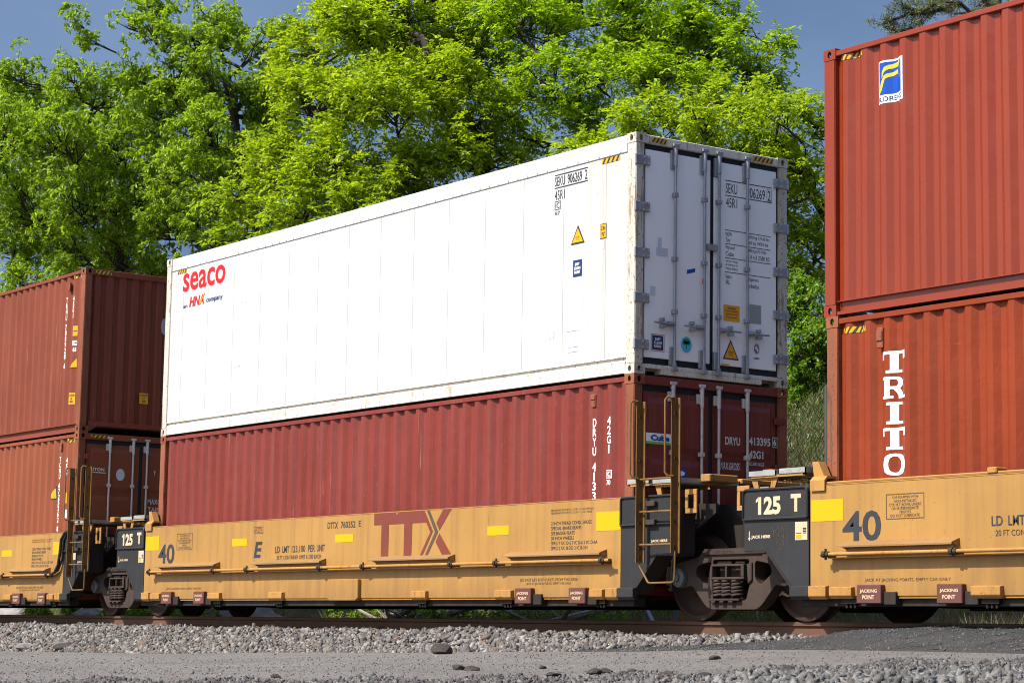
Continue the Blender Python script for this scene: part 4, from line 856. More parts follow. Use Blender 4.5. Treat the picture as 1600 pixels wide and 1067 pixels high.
        for sy in (-1, 1):
            y0, y1 = sorted((sy*1.40, sy*0.45)); a, b = sorted((s_*6.22, s_*7.08)); p = MB()
            a_, b_ = sorted((s_*6.20, s_*6.62)); c_, d_ = sorted((s_*6.66, s_*7.10))
            for e0, e1, zz_ in ((a_, b_, 1.590), (c_, d_, 1.580)):
                p = MB(); p.box(e0, e1, y0, y0+0.012, zz_-0.035, zz_+0.02); p.box(e0, e1, y1-0.012, y1, zz_-0.035, zz_+0.02); p.box(e0, e0+0.012, y0, y1, zz_-0.035, zz_+0.02); p.box(e1-0.012, e1, y0, y1, zz_-0.035, zz_+0.02)
                p.box(e0+0.013, e1-0.013, y0+0.013, y1-0.013, zz_-0.030, zz_-0.022)  # closed plate added under the bars to block striped sunlight below
                for k in np.linspace(e0+0.04, e1-0.04, 9): p.box(k-0.006, k+0.006, y0+0.012, y1-0.012, zz_-0.02, zz_+0.018)
                for k in np.linspace(y0+0.1, y1-0.1, 7): p.box(e0+0.012, e1-0.012, k-0.005, k+0.005, zz_-0.016, zz_+0.012)
                p.build('walkway_grating', M['grate'], r)
            x_ = s_*6.88; yy = sy*1.36
            b2 = MB(); b2.prism([(x_-0.22, 1.545), (x_+0.22, 1.545), (x_+0.16, 1.41), (x_+0.09, 1.41), (x_+0.11, 1.50), (x_-0.11, 1.50), (x_-0.09, 1.41), (x_-0.16, 1.41)], 'y', min(yy, yy-sy*0.02), max(yy, yy-sy*0.02))
            b2.build('grating_bracket', M['yelsteel'], r)
            fr = MB(); ya, yb = sorted((sy*1.39, sy*0.5)); a, b = sorted((s_*6.22, s_*7.09)); fr.box(a, b, ya, ya+0.03, 1.525, 1.552); fr.box(a, b, yb-0.03, yb, 1.525, 1.552); fr.box(a, a+0.03, ya, yb, 1.53, 1.555); fr.box(b-0.03, b, ya, yb, 1.53, 1.555)
            fr.build('grating_frame', M['yelsteel'], r)
            pl = MB(); x1_ = s_*7.16; a, b = sorted((x1_, x1_+s_*0.20)); ya, yb = sorted((sy*1.33, sy*1.31))
            pl.box(a, b, ya, yb, 1.19, 1.245); pl.box(a, b, ya, yb, 1.40, 1.46); q0, q1 = sorted((x1_, x1_+s_*0.05)); pl.box(q0, q1, ya, yb, 1.245, 1.40); q0, q1 = sorted((x1_+s_*0.15, x1_+s_*0.20)); pl.box(q0, q1, ya, yb, 1.245, 1.40)
            pl.build('lift_bracket', M['yelsteel'], r, bevel=0.004)
        a, b = sorted((s_*7.0, s_*7.13)); MB().box(a, b, -0.45, 0.45, 1.57, 1.63).build('cross_beam', M['yelsteel'], r, bevel=0.01)
        a, b = sorted((s_*7.10, s_*7.26)); MB().box(a, b, -1.05, -0.62, 1.56, 1.65).build('pad_block', M['yelsteel'], r, bevel=0.01)
        # corner guide hooked over the top edge
        x0_ = -6.09 if s_ < 0 else 5.90
        if s_ < 0:
            MB().prism([(-1.445, 1.345), (-1.43, 1.345), (-1.43, 1.44), (-1.39, 1.475), (-1.29, 1.475), (-1.25, 1.42), (-1.235, 1.42), (-1.27, 1.50), (-1.40, 1.50), (-1.445, 1.455)], 'x', -6.085, -5.87).build('corner_guide', M['yelsteel'], r)
            MB().prism([(-6.10, 1.42), (-6.04, 1.42), (-5.96, 1.50), (-6.05, 1.66), (-6.14, 1.66)], 'y', -1.36, -1.26).build('guide_fin', M['yelsteel'], r)
            if not ladder: MB().box(-3.66, -3.54, -1.44, -1.28, 1.414, 1.475).build('chord_clip', M['yelsteel'], r, bevel=0.01)
    # chain lying under the left grating
    base = Vector((-6.62, -1.30, 1.475)); chn = MB()
    for i in range(16):
        p = base + Vector((0.033*i, 0.006*math.sin(i*1.7), 0.010*math.sin(i*0.9))); pts = []
        for k in range(10):
            a = 2*math.pi*k/9; u = Vector((0.026*math.cos(a), 0, 0)); w_ = Vector((0, 0.015, 0)) if i % 2 else Vector((0, 0, 0.015)); pts.append(p + u + w_*math.sin(a))
        chn.tube(pts, 0.0055, 5, False)
    chn.build('chain', M['yelsteel'], r, True)
    if ladder:
        yl = -1.535; fm = lambda x: x - 6.096
        for xa, xb, zlo in ((12.69, 12.79, 0.64), (13.31, 13.36, 0.74)):
            m = MB(); m.box(fm(xa), fm(xa)+0.012, yl-0.05, yl+0.05, zlo, 2.48); m.box(fm(xa)+0.012, fm(xa)+0.055, yl+0.038, yl+0.05, zlo, 2.48)
            st = m.build('ladder_stile', M['ladder'], r)
            bt = MB()
            for z in (0.70, 0.80, 1.09, 1.30, 1.80, 2.3): bt.box(fm(xa)+0.012, fm(xa)+0.024, yl-0.015, yl+0.015, z-0.015, z+0.015)
            bt.build('stile_bolt', M['truck'], st)['kind'] = 'stuff'
            x_ = fm(xa)-0.0; g = [(x_+0.02, yl-0.04, 2.475), (x_-0.01, yl-0.09, 2.485), (x_-0.03, yl-0.11, 2.45), (x_-0.03, yl-0.11, 1.64), (x_-0.01, yl-0.09, 1.60), (x_+0.02, yl-0.03, 1.595)]
            MB().tube(g, 0.013, 8).build('grab_bar', M['ladder'], st, True)
        for z in (0.843, 1.215, 1.585):
            MB().tube([(fm(12.69), yl, z), (fm(13.33), yl, z)], 0.012, 8).build('ladder_rung', M['ladder'], r, True)
        MB().tube([(fm(12.695), yl, 0.66), (fm(12.70), yl, 0.62), (fm(12.86), yl, 0.425), (fm(12.89), yl, 0.412), (fm(13.28), yl, 0.416), (fm(13.315), yl, 0.43), (fm(13.33), yl, 0.47), (fm(13.335), yl, 0.76)], 0.012, 8).build('sill_step', M['ladder'], r, True)
        for z in (1.10, 1.31): MB().box(fm(12.74), fm(12.90), yl+0.05, -1.435, z-0.03, z+0.03).build('ladder_bracket', M['truck'], r, bevel=0.006)
    return r
u = well_unit('ochre yellow well car unit, whole length in view, carrying the maroon and white containers', 6.096, ((-5.53, -3.57), (-2.42, -0.47), (0.82, 2.73), (3.94, 5.87)), (-5.70, -3.57, -2.53, -0.45, 0.70, 2.82, 3.81, 5.94), 'E')
v_ = well_unit('ochre yellow well car unit cradling the faded orange container, black brake hose at its end', -9.236, ((-5.53, -3.57), (-2.42, -0.47), (0.82, 2.73), (3.94, 5.6)), (-5.70, -3.57, -2.53, -0.45, 0.70, 2.82, 3.81, 5.72), 'D')
MB().tube([(5.75, -1.50, 0.68), (5.95, -1.50, 0.72), (6.06, -1.49, 0.85), (6.09, -1.48, 1.05), (6.12, -1.48, 1.28), (6.22, -1.46, 1.40), (6.38, -1.42, 1.44)], 0.028, 8).tube([(5.75, -1.46, 0.69), (6.0, -1.46, 0.76), (6.13, -1.45, 0.95), (6.15, -1.45, 1.25), (6.24, -1.44, 1.38), (6.38, -1.40, 1.42)], 0.022, 8).build('brake_hose', M['hose'], v_, True)
Marks().rect(6.45, 6.62, 0.93, 1.05).side('inspection_card', M['cream'], v_, YS-0.003)
well_unit('ochre yellow well car unit carrying the two ribbed orange red containers beside the road crossing', 21.492, ((-5.59, -4.03), (-2.42, -0.47), (0.82, 2.73), (3.94, 5.87)), (-5.75, -4.0, -2.53, -0.45, 0.70, 2.82, 3.81, 5.94), 'C', False, -1.712)

# ------------------------------------------------------------------ trucks (bogies)
def poly_holes(outer, holes, y0, y1):
    bm = bmesh.new(); edges = []
    for loop in [outer] + holes:
        vs = [bm.verts.new((a, y0, z)) for a, z in loop]
        for i in range(len(vs)): edges.append(bm.edges.new((vs[i], vs[(i+1) % len(vs)])))
    bmesh.ops.triangle_fill(bm, edges=edges, use_beauty=True)
    r = bmesh.ops.extrude_face_region(bm, geom=bm.faces[:])
    for q in r['geom']:
        if isinstance(q, bmesh.types.BMVert): q.co.y = y1
    bmesh.ops.recalc_face_normals(bm, faces=bm.faces)
    return bm
def rounded(pts, r=0.035, n=3):
    res = []
    for i, p in enumerate(pts):
        p = Vector(p); a = Vector(pts[i-1]); b = Vector(pts[(i+1) % len(pts)]); da = (a-p); db = (b-p); k = min(r, da.length*0.45, db.length*0.45)
        s0 = p + da.normalized()*k; s1 = p + db.normalized()*k
        for j in range(n+1):
            t = j/n; q = s0*(1-t)**2 + p*2*t*(1-t) + s1*t*t; res.append((q.x, q.y))
    return res
def bogie(xc, label):
    r = thing('rail_truck', label, 'rail truck', (xc, 0, 0), 0, 'four wheel trucks under the car joints')
    outer = rounded([(-1.04, .63), (-.82, .67), (-.56, .72), (-.50, .795), (.50, .795), (.56, .72), (.82, .67), (1.04, .63), (1.04, .40), (.80, .37), (.70, .40), (.47, .17), (.38, .125), (-.38, .125), (-.47, .17), (-.70, .40), (-.80, .37), (-1.04, .40)], 0.05)
    win = rounded([(-.335, .675), (.265, .675), (.265, .46), (.285, .43), (.215, .225), (-.335, .225)], 0.03)
    tri = lambda s_: rounded([(s_*.36, .66), (s_*.60, .62), (s_*.64, .52), (s_*.44, .385), (s_*.36, .46)], 0.05)
    for sy in (-1, 1):
        bm = poly_holes(outer, [win, tri(1), tri(-1)], sy*1.09, sy*0.93)
        me = bpy.data.meshes.new('side_frame'); bm.to_mesh(me); bm.free()
        f_ = link('side_frame', me, M['truck'], r); bv = f_.modifiers.new('bevel', 'BEVEL'); bv.width = 0.016; bv.segments = 2; bv.limit_method = 'ANGLE'; bv.angle_limit = math.radians(50)
        y0, y1 = sorted((sy*1.115, sy*1.04))
        t = MB(); t.box(-0.50, 0.50, y0, y1, 0.715, 0.80); t.build('frame_top', M['truck'], f_, bevel=0.02, seg=2)
        for pg in ([(0.25, .62), (.33, .64), (.33, .44), (.27, .40)], [(-.35, .62), (-.32, .62), (-.32, .30), (-.40, .44)]): MB().prism(pg, 'y', y0, y1).build('wear_rib', M['truck'], f_, bevel=0.008)
        # cast lettering on the top of the frame
        Marks().text('ASF 125 TON', -0.27, 0.04, 0.745, 0.775, 0.02).side('cast_lettering', M['dirtyblack'], f_, -1.1165) if sy < 0 else None
        # bolster end with two windows over the springs
        bw = MB(); ya, yb = sorted((sy*1.13, sy*1.05))
        for a, b, c_, d_ in ((-.33, .22, .455, .482), (-.33, .22, .60, .625), (-.33, -.305, .482, .60), (-.085, -.06, .482, .60), (.17, .22, .482, .60)): bw.box(a, b, ya, yb, c_, d_)
        bw.box(-.33, .22, min(sy*1.0, sy*0.6), max(sy*1.0, sy*0.6), .47, .66)
        bw.build('bolster_end', M['truck'], r, bevel=0.005)
        sh_ = MB(); ya, yb = sorted((sy*1.06, sy*0.96)); sh_.box(-.30, -.06, ya, yb, .628, .665); sh_.box(.0, .16, ya, yb, .628, .66); sh_.build('friction_shoe', M['wheel'], r, bevel=0.008)
        for cx_ in (-0.255, -0.115, 0.045):
            hx = [(cx_ + 0.062*math.cos(2*math.pi*k/12), sy*1.055 + 0.062*math.sin(2*math.pi*k/12), 0.255 + 0.195*k/60) for k in range(61)]
            MB().tube(hx, 0.0165, 7).build('coil_spring', M['truck'], r, True)
        pl = MB(); ya, yb = sorted((sy*1.14, sy*0.95)); pl.box(-.345, .15, ya, yb, .222, .245)
        for cx_ in (-0.27, -0.13, 0.02): pl.box(cx_-0.035, cx_+0.03, ya-0.004, yb, .2, .222)
        pl.build('spring_seat', M['truck'], r, bevel=0.004)
        for sx in (-1, 1):
            wx = sx*0.889; cy = sy*0.755
            pr = [(0.11, 0.045), (0.115, 0.09), (0.125, 0.10), (0.17, 0.075), (0.20, 0.045), (0.36, 0.012), (0.40, 0.03), (0.425, 0.062), (0.43, 0.07), (0.472, 0.07), (0.480, 0.066), (0.4835, -0.035), (0.490, -0.045), (0.508, -0.055), (0.505, -0.072), (0.48, -0.075), (0.42, -0.07), (0.40, -0.05), (0.36, -0.02), (0.20, -0.02), (0.14, -0.07), (0.11, -0.07)]
            MB().lathe([(a, sy*b) for a, b in pr], (wx, cy, 0.4835), 56).build('wheel', M['wheel'], r, True)
            bc = MB(); bc.lathe([(0.0, sy*0.0), (0.045, sy*0.0), (0.05, -sy*0.02), (0.105, -sy*0.03), (0.115, -sy*0.045), (0.115, -sy*0.17), (0.07, -sy*0.2)], (wx, sy*1.17, 0.4835), 24)
            bc.build('bearing_cap', M['darkcap'] if (sx < 0 and sy < 0) else M['truck'], r, True)
            ad = MB(); ya, yb = sorted((sy*1.08, sy*0.92)); ad.box(wx-.13, wx+.13, ya, yb, .56, .64); ad.build('bearing_adapter', M['truck'], r, bevel=0.01)
    for sx in (-1, 1): MB().tube([(sx*0.889, -1.1, 0.4835), (sx*0.889, 1.1, 0.4835)], 0.085, 16).build('axle', M['wheel'], r, True)
    MB().box(-.24, .2, -0.95, 0.95, .45, .72).build('bolster', M['truck'], r, bevel=0.02)
    MB().box(-.3, .3, -0.4, 0.4, .70, .86).build('centre_plate', M['dirtyblack'], r, bevel=0.02)
    for sx in (-1, 1):
        MB().box(sx*0.36-.06, sx*0.36+.06, -0.85, 0.85, .34, .46).build('brake_beam', M['dirtyblack'], r, bevel=0.01)
    return r
bogie(13.80, 'dusty brown rail truck with coil springs between the whole unit and the road crossing unit')
bogie(-1.57, 'dusty brown rail truck with coil springs beneath the gap beside the faded orange container')

# ------------------------------------------------------------------ vegetation
def leaf_mat(name, cols, trans=0.52, rough=0.4, tcol=1.25, lift=1.0):
    s = NT(name); g = s.new('ShaderNodeNewGeometry'); v = s.coord(rnd=False)
    cols = [sc(c, lift) for c in cols]; st = [(i/max(1, len(cols)-1), c) for i, c in enumerate(cols)]
    b = s.ramp(g.outputs['Random Per Island'], st)
    b = s.mix(s.ramp(s.noise(v, 0.55, 3), [(0.35, 0.0), (0.65, 0.35)]), b, sc(cols[0], 0.9))
    s.l(b, s.b.inputs['Base Color']); s.b.inputs['Roughness'].default_value = rough; s.b.inputs['Specular IOR Level'].default_value = 0.4
    tr = s.new('ShaderNodeBsdfTranslucent'); ms = s.new('ShaderNodeMixShader'); ms.inputs[0].default_value = trans
    d = s.new('ShaderNodeMixRGB', blend_type='MULTIPLY'); d.inputs[0].default_value = 1.0; d.inputs[2].default_value = (1.15*tcol, 1.1*tcol, 0.5*tcol, 1); s.l(b, d.inputs[1]); s.l(d.outputs[0], tr.inputs[0])
    s.l(s.b.outputs[0], ms.inputs[1]); s.l(tr.outputs[0], ms.inputs[2]); s.l(ms.outputs[0], s.out.inputs['Surface']); return s.m
M['leaf_mid'] = leaf_mat('fresh_green_leaves', [(0.12, 0.20, 0.012), (0.175, 0.28, 0.016), (0.235, 0.35, 0.021), (0.295, 0.41, 0.03)], lift=1.2)
M['leaf_yel'] = leaf_mat('yellow_green_leaves', [(0.135, 0.21, 0.009), (0.192, 0.28, 0.012), (0.257, 0.35, 0.015), (0.325, 0.41, 0.022)], lift=1.26)
M['leaf_dk'] = leaf_mat('deep_green_leaves', [(0.14, 0.24, 0.010), (0.20, 0.32, 0.012), (0.26, 0.39, 0.015), (0.31, 0.43, 0.018)], lift=1.2)
M['leaf_shrub'] = leaf_mat('shrub_leaves', [(0.10, 0.20, 0.014), (0.16, 0.28, 0.02), (0.23, 0.36, 0.03)])
M['needle'] = leaf_mat('pine_needles', [(0.10, 0.14, 0.05), (0.15, 0.19, 0.07), (0.26, 0.23, 0.08)], 0.2)
M['dry'] = leaf_mat('dry_grass_blades', [(0.12, 0.095, 0.06), (0.17, 0.14, 0.09), (0.24, 0.20, 0.135), (0.09, 0.09, 0.04)], 0.3)
M['weed'] = leaf_mat('weed_leaves', [(0.05, 0.095, 0.014), (0.085, 0.15, 0.02), (0.14, 0.20, 0.035), (0.20, 0.18, 0.08)], 0.35)
M['bark'] = paint('dark_bark', (0.045, 0.036, 0.030), 0.9, 0.3, 0.5, (0.08, 0.065, 0.055), 0.3, (0.09, 0.08, 0.07), bump=0.6)
M['deadwood'] = paint('bleached_dead_wood', (0.30, 0.27, 0.24), 0.9, 0.2, 0.5, (0.15, 0.13, 0.11), 0.3, (0.1, 0.08, 0.07), bump=0.5)

def unit(a): return a / np.maximum(np.linalg.norm(a, axis=-1, keepdims=True), 1e-9)
def leaf_quads(P, D, Nn, Ln, Wd):
    S = unit(np.cross(D, Nn)); Nn = np.cross(S, D); L = Ln[:, None]; W_ = Wd[:, None]
    a = P; b = P + D*L*0.45 + S*W_*0.5 + Nn*W_*0.16; c = P + D*L - Nn*L*0.12; d = P + D*L*0.45 - S*W_*0.5 + Nn*W_*0.16
    V = np.stack([a, b, c, d], 1).reshape(-1, 3); i = np.arange(len(P))*4
    return V, np.stack([np.stack([i, i+1, i+2], 1), np.stack([i, i+2, i+3], 1)], 1).reshape(-1, 3)
def crown(clusters, outdir, kind, rng_, size=1.0):
    "clusters (n,3): twig tips; returns leaf mesh data"
    n = len(clusters); Ps = []; Ds = []; Ns = []; Ls = []; Ws = []
    up = np.array([0, 0, 1.0])
    if kind == 'pinnate': nst, nlf, stl, ll, lw = 9, 10, 0.36, 0.125, 0.058
    elif kind == 'rosette': nst, nlf, stl, ll, lw = 8, 7, 0.26, 0.155, 0.070
    else: nst, nlf, stl, ll, lw = 7, 8, 0.16, 0.085, 0.05
    for _ in range(nst):
        d = unit(rng_.normal(size=(n, 3))*0.75 + outdir*0.55 + up*0.30); st = stl*size*rng_.uniform(0.6, 1.25, (n, 1)); side = unit(np.cross(d, up) + 1e-4)
        if kind == 'pinnate':
            o = clusters + rng_.normal(size=(n, 3))*0.10*size
            for k in range(nlf):
                t = (k//2+1)/(nlf//2); sg = 1 if k % 2 else -1
                p = o + d*st*t - up*(0.10*size*t*t) + rng_.normal(size=(n, 3))*0.012
                dd = unit(d*0.55 + side*sg*0.8 + rng_.normal(size=(n, 3))*0.25 - up*0.15)
                Ps.append(p); Ds.append(dd); Ns.append(unit(up*1.0 + rng_.normal(size=(n, 3))*0.45)); Ls.append(ll*size*rng_.uniform(0.7, 1.3, n)); Ws.append(lw*size*rng_.uniform(0.8, 1.3, n))
        else:
            o = clusters + d*st
            for k in range(nlf):
                a = 2*math.pi*k/nlf + rng_.uniform(0, 1, (n, 1)); b2 = np.cross(d, side)
                dd = unit(side*np.cos(a) + b2*np.sin(a) + d*0.35 - up*0.35 + rng_.normal(size=(n, 3))*0.2)
                Ps.append(o + rng_.normal(size=(n, 3))*0.02); Ds.append(dd); Ns.append(unit(up*0.9 + rng_.normal(size=(n, 3))*0.5)); Ls.append(ll*size*rng_.uniform(0.6, 1.25, n)); Ws.append(lw*size*rng_.uniform(0.8, 1.2, n))
    return leaf_quads(np.concatenate(Ps), np.concatenate(Ds), np.concatenate(Ns), np.concatenate(Ls), np.concatenate(Ws))

def tree(name, label, base, lobes, kind, mat, seed, r0=0.28, density=1.0, size=1.0, group='trees on the embankment', fork=0.35, twigs=True):
    """base (x,y); lobes: (px, py, radius px, depth) in the photograph, turned into spheres of leaves in space; limbs grow from the trunk to each"""
    rg = np.random.default_rng(seed); bz = ground_z(*base) - 0.1
    root = thing(name, label, 'tree', (base[0], base[1], bz), 0, group); O = np.array([base[0], base[1], bz])
    sph = [(np.array(at(px, py, t)), r*t/FPX) for px, py, r, t in lobes]
    cen = np.mean([c_ for c_, r_ in sph], 0); top = max(c_[2] for c_, r_ in sph)
    # trunk
    ft = O*(1-0) ; hgt = top - bz
    tp = [O + np.array([(cen[0]-O[0])*t*0.75, (cen[1]-O[1])*t*0.75, hgt*0.82*t]) + rg.normal(size=3)*0.10*hgt/8*(t > 0)*np.array([1, 1, 0.2]) for t in np.linspace(0, 1, 9)]
    tr = [r0*(1-0.8*t)**0.9 + 0.015 for t in np.linspace(0, 1, 9)]; tr[0] *= 1.4
    wood = MB(); wood.tube([p-O for p in tp], tr, 9)
    nodes = [(p, rr) for p, rr in zip(tp[2:], tr[2:])]
    order = sorted(sph, key=lambda q: np.linalg.norm(q[0]-tp[5])); limbs = MB(); twig = MB(); cl = []; od = []
    for c_, r_ in order:
        cand = sorted(nodes, key=lambda q: np.linalg.norm(q[0]-c_) + 1.2*max(0, q[0][2]-c_[2]+0.3) - q[1]*2.0); s0, sr = cand[0]
        k = 7; bend = rg.normal(size=3)*0.14*np.linalg.norm(c_-s0); bend[2] = abs(bend[2])*0.3 - 0.12*np.linalg.norm((c_-s0)[:2])
        lp = [s0*(1-t) + c_*t + bend*math.sin(math.pi*t) + rg.normal(size=3)*0.05*(0 < t < 1) for t in np.linspace(0, 1, k)]
        r1 = min(sr*0.8, 0.035 + 0.045*np.linalg.norm(c_-s0)); lr = [r1*(1-0.75*t)+0.008 for t in np.linspace(0, 1, k)]
        limbs.tube([p-O for p in lp], lr, 7); nodes += [(p, rr) for p, rr in zip(lp[3:], lr[3:])]
        n = max(6, int(54*density*(r_/1.2)**2)); nc = max(3, int(10*(r_/1.2)**2+3)); cd_ = unit(rg.normal(size=(nc, 3))+np.array([0, -0.15, 0.15])); cc_ = c_ + cd_*r_*rg.uniform(0.35, 0.95, (nc, 1))*np.array([1, 1, 0.85]); ci = rg.integers(0, nc, n)
        d = unit(rg.normal(size=(n, 3)) + np.array([0, 0, 0.2])); pts = cc_[ci] + d*(r_*0.47*rg.uniform(0.3, 1.0, (n, 1)))*np.array([1.1, 1.1, 0.6])
        free = rg.random(n) < 0.27; pts[free] = c_ + unit(rg.normal(size=(int(free.sum()), 3)))*(r_*rg.uniform(0.5, 1.12, (int(free.sum()), 1)))*np.array([1.05, 1.05, 0.85])
        cl.append(pts); od.append(unit(d*0.7 + cd_[ci]*0.5))
        for j in range(n):
            q = lp[3 + (ci[j] % 4)]; e = pts[j]; mid = (q*0.45+cc_[ci[j]]*0.55) - np.array([0, 0, 0.10*r_])
            twig.tube([q-O, mid-O, e-O], [0.030, 0.018, 0.006], 4, False)
    wood.build('trunk', M['bark'], root, True); limbs.build('limbs', M['bark'], root, True); t_ = twig.build('twigs', M['bark'], root); t_['kind'] = 'stuff'
    V, F = crown(np.concatenate(cl), np.concatenate(od), kind, rg, size)
    o = link('crown', fast_mesh('crown', V - O, F, 3), mat, root); o['kind'] = 'stuff'
    return root
D = lambda L, t: [(a, b, r, t + dt) for (a, b, r, dt) in L]
tree('hickory_tree', 'broad mid green tree with drooping leaf clusters, behind the terracotta container', (-22.5, 10.2),
     D([(40, 125, 55, 1), (115, 130, 50, 0), (170, 150, 55, 1), (15, 220, 70, -1), (95, 225, 75, -2), (175, 230, 70, -1), (45, 310, 75, 0), (130, 320, 75, -2), (205, 310, 65, -1), (20, 385, 50, 1), (110, 395, 50, 0), (190, 390, 50, -1), (30, 440, 45, 0), (110, 440, 40, -1), (180, 435, 40, 0), (240, 420, 40, 0), (-60, 200, 80, 2), (-50, 320, 80, 2), (70, 160, 50, 4), (140, 250, 60, 4)], 62), 'rosette', M['leaf_mid'], 3, 0.30, 0.95, 0.95)
tree('hickory_tree', 'tall mid green tree with a bare crooked side limb, behind the white container', (-17.5, 11.8),
     D([(300, 60, 55, 0), (355, 60, 45, 1), (410, 75, 45, 0), (245, 65, 42, 0), (430, 120, 40, 1), (440, 55, 26, 1), (425, 190, 40, 1), (330, 20, 38, 1), (280, 120, 65, 0), (350, 130, 65, -1), (405, 165, 55, 0), (250, 190, 65, 1), (325, 210, 70, -2), (385, 235, 55, -1), (270, 285, 65, -1), (345, 300, 65, -2), (255, 365, 55, 0), (320, 375, 50, -1), (200, 40, 26, 0), (118, 30, 20, 0), (140, 62, 12, 0), (200, 110, 32, 0), (230, 150, 40, 2), (300, 150, 60, 4), (300, 250, 60, 4), (225, 10, 28, 1), (260, 20, 30, 1)], 60), 'rosette', M['leaf_mid'], 5, 0.30, 0.95, 0.95)
tree('maple_tree', 'shaded mid green tree filling the gap between the tall tree and the feathery one', (-12.5, 15.0),
     D([(400, 290, 55, 0), (440, 200, 50, 0), (430, 350, 55, 0), (360, 400, 45, 0), (480, 280, 60, 1), (470, 390, 50, 0), (340, 240, 55, 1), (300, 330, 60, 1), (540, 330, 60, 1), (250, 260, 60, 2)], 62), 'rosette', M['leaf_mid'], 44, 0.25, 0.9, 1.0)
tree('maple_tree', 'dark leafy tree standing in the wood behind the broad drooping tree', (-30.0, 14.0),
     D([(40, 260, 70, 0), (120, 300, 70, 0), (200, 340, 65, 0), (30, 360, 60, 0), (110, 390, 60, 1), (190, 420, 55, 0), (250, 330, 55, 1), (10, 180, 60, 1), (160, 200, 60, 1)], 72), 'rosette', M['leaf_mid'], 47, 0.25, 0.9, 1.1)
tree('locust_tree', 'wide yellow green feathery tree with dark arching limbs, behind the middle of the white container', (-5.2, 11.0),
     D([(545, 50, 80, 0), (480, 90, 60, 1), (635, 40, 75, 1), (500, 170, 80, -1), (595, 160, 85, -2), (440, 250, 65, 0), (525, 260, 80, -2), (395, 315, 45, 0), (455, 335, 60, -2), (625, 255, 75, -2), (690, 150, 80, -1), (715, 65, 75, 1), (755, 190, 70, -1), (375, 375, 38, 0), (560, 325, 60, -3), (690, 235, 60, -2), (600, -20, 70, 1), (700, -20, 60, 2), (560, 130, 70, 4), (650, 110, 70, 4), (780, 120, 50, 1), (520, -10, 40, 1), (430, 395, 40, -2), (640, 310, 45, -2), (790, 250, 40, -1)], 49), 'pinnate', M['leaf_yel'], 8, 0.30, 1.15, 1.0)
tree('locust_tree', 'dense green feathery tree with an open dark fork, behind the white container doors', (-2.5, 13.5),
     D([(830, 50, 75, 0), (905, 20, 65, 1), (985, 30, 65, 0), (1060, 45, 65, 0), (1120, 75, 60, 0), (1180, 95, 42, 0), (1212, 125, 25, 0), (850, 135, 62, -1), (940, 120, 65, -1), (1030, 125, 65, -1), (1105, 150, 50, -1), (1170, 150, 38, 0), (1000, -30, 60, 1), (1080, -15, 42, 1), (820, 215, 50, 0), (900, 195, 45, -1), (780, 20, 55, 1), (1215, 70, 15, 0), (1150, 40, 30, 1), (960, 70, 60, 4), (1050, 90, 60, 4), (870, -20, 60, 2)], 49), 'pinnate', M['leaf_dk'], 13, 0.26, 1.15, 0.95)
tree('locust_tree', 'low yellow green tree with leafy boughs hanging beside the white container and the emblem container', tuple(at(1372, 900, 42))[:2],
     D([(985, 200, 40, 0), (1040, 180, 45, 0), (1100, 185, 48, -1), (1160, 190, 50, 0), (1215, 195, 48, -1), (1265, 185, 40, 0), (1250, 250, 48, -1), (1300, 230, 45, 0), (1235, 305, 38, 0), (1275, 290, 30, -1), (1240, 370, 34, 0), (1330, 280, 40, 0), (1150, 240, 50, 0), (1080, 240, 50, 0), (1235, 425, 34, 0), (1270, 400, 34, 0), (1262, 345, 30, 1), (1240, 285, 34, 1), (1290, 430, 34, 1), (1190, 170, 35, 2), (1120, 160, 35, 2), (920, 240, 40, 0), (1180, 300, 45, 0)], 41), 'pinnate', M['leaf_yel'], 21, 0.22, 1.35, 0.9)
for i, (px, py, rr, t, lab) in enumerate([(1250, 470, 44, 38.5, 'bright leafy shrub in the gap between the containers, just below the tree boughs'), (1272, 525, 46, 38.0, 'bright green shrub spilling over the fence beside the orange red container'),
                                          (1240, 575, 42, 38.5, 'shaded green shrub behind the fence beside the white container doors'), (1268, 620, 40, 38.2, 'low dark shrub at the top of the grassy bank behind the fence')]):
    q = at(px, py, t)
    tree('shrub', lab, (q.x, q.y+0.3), [(px, py, rr, t), (px-14, py+22, rr*0.8, t-0.3), (px+16, py+18, rr*0.8, t+0.3), (px+4, py-16, rr*0.7, t+0.4)], 'small', M['leaf_shrub'], 31+i, 0.04, 2.6, 0.9, 'shrubs along the fence')

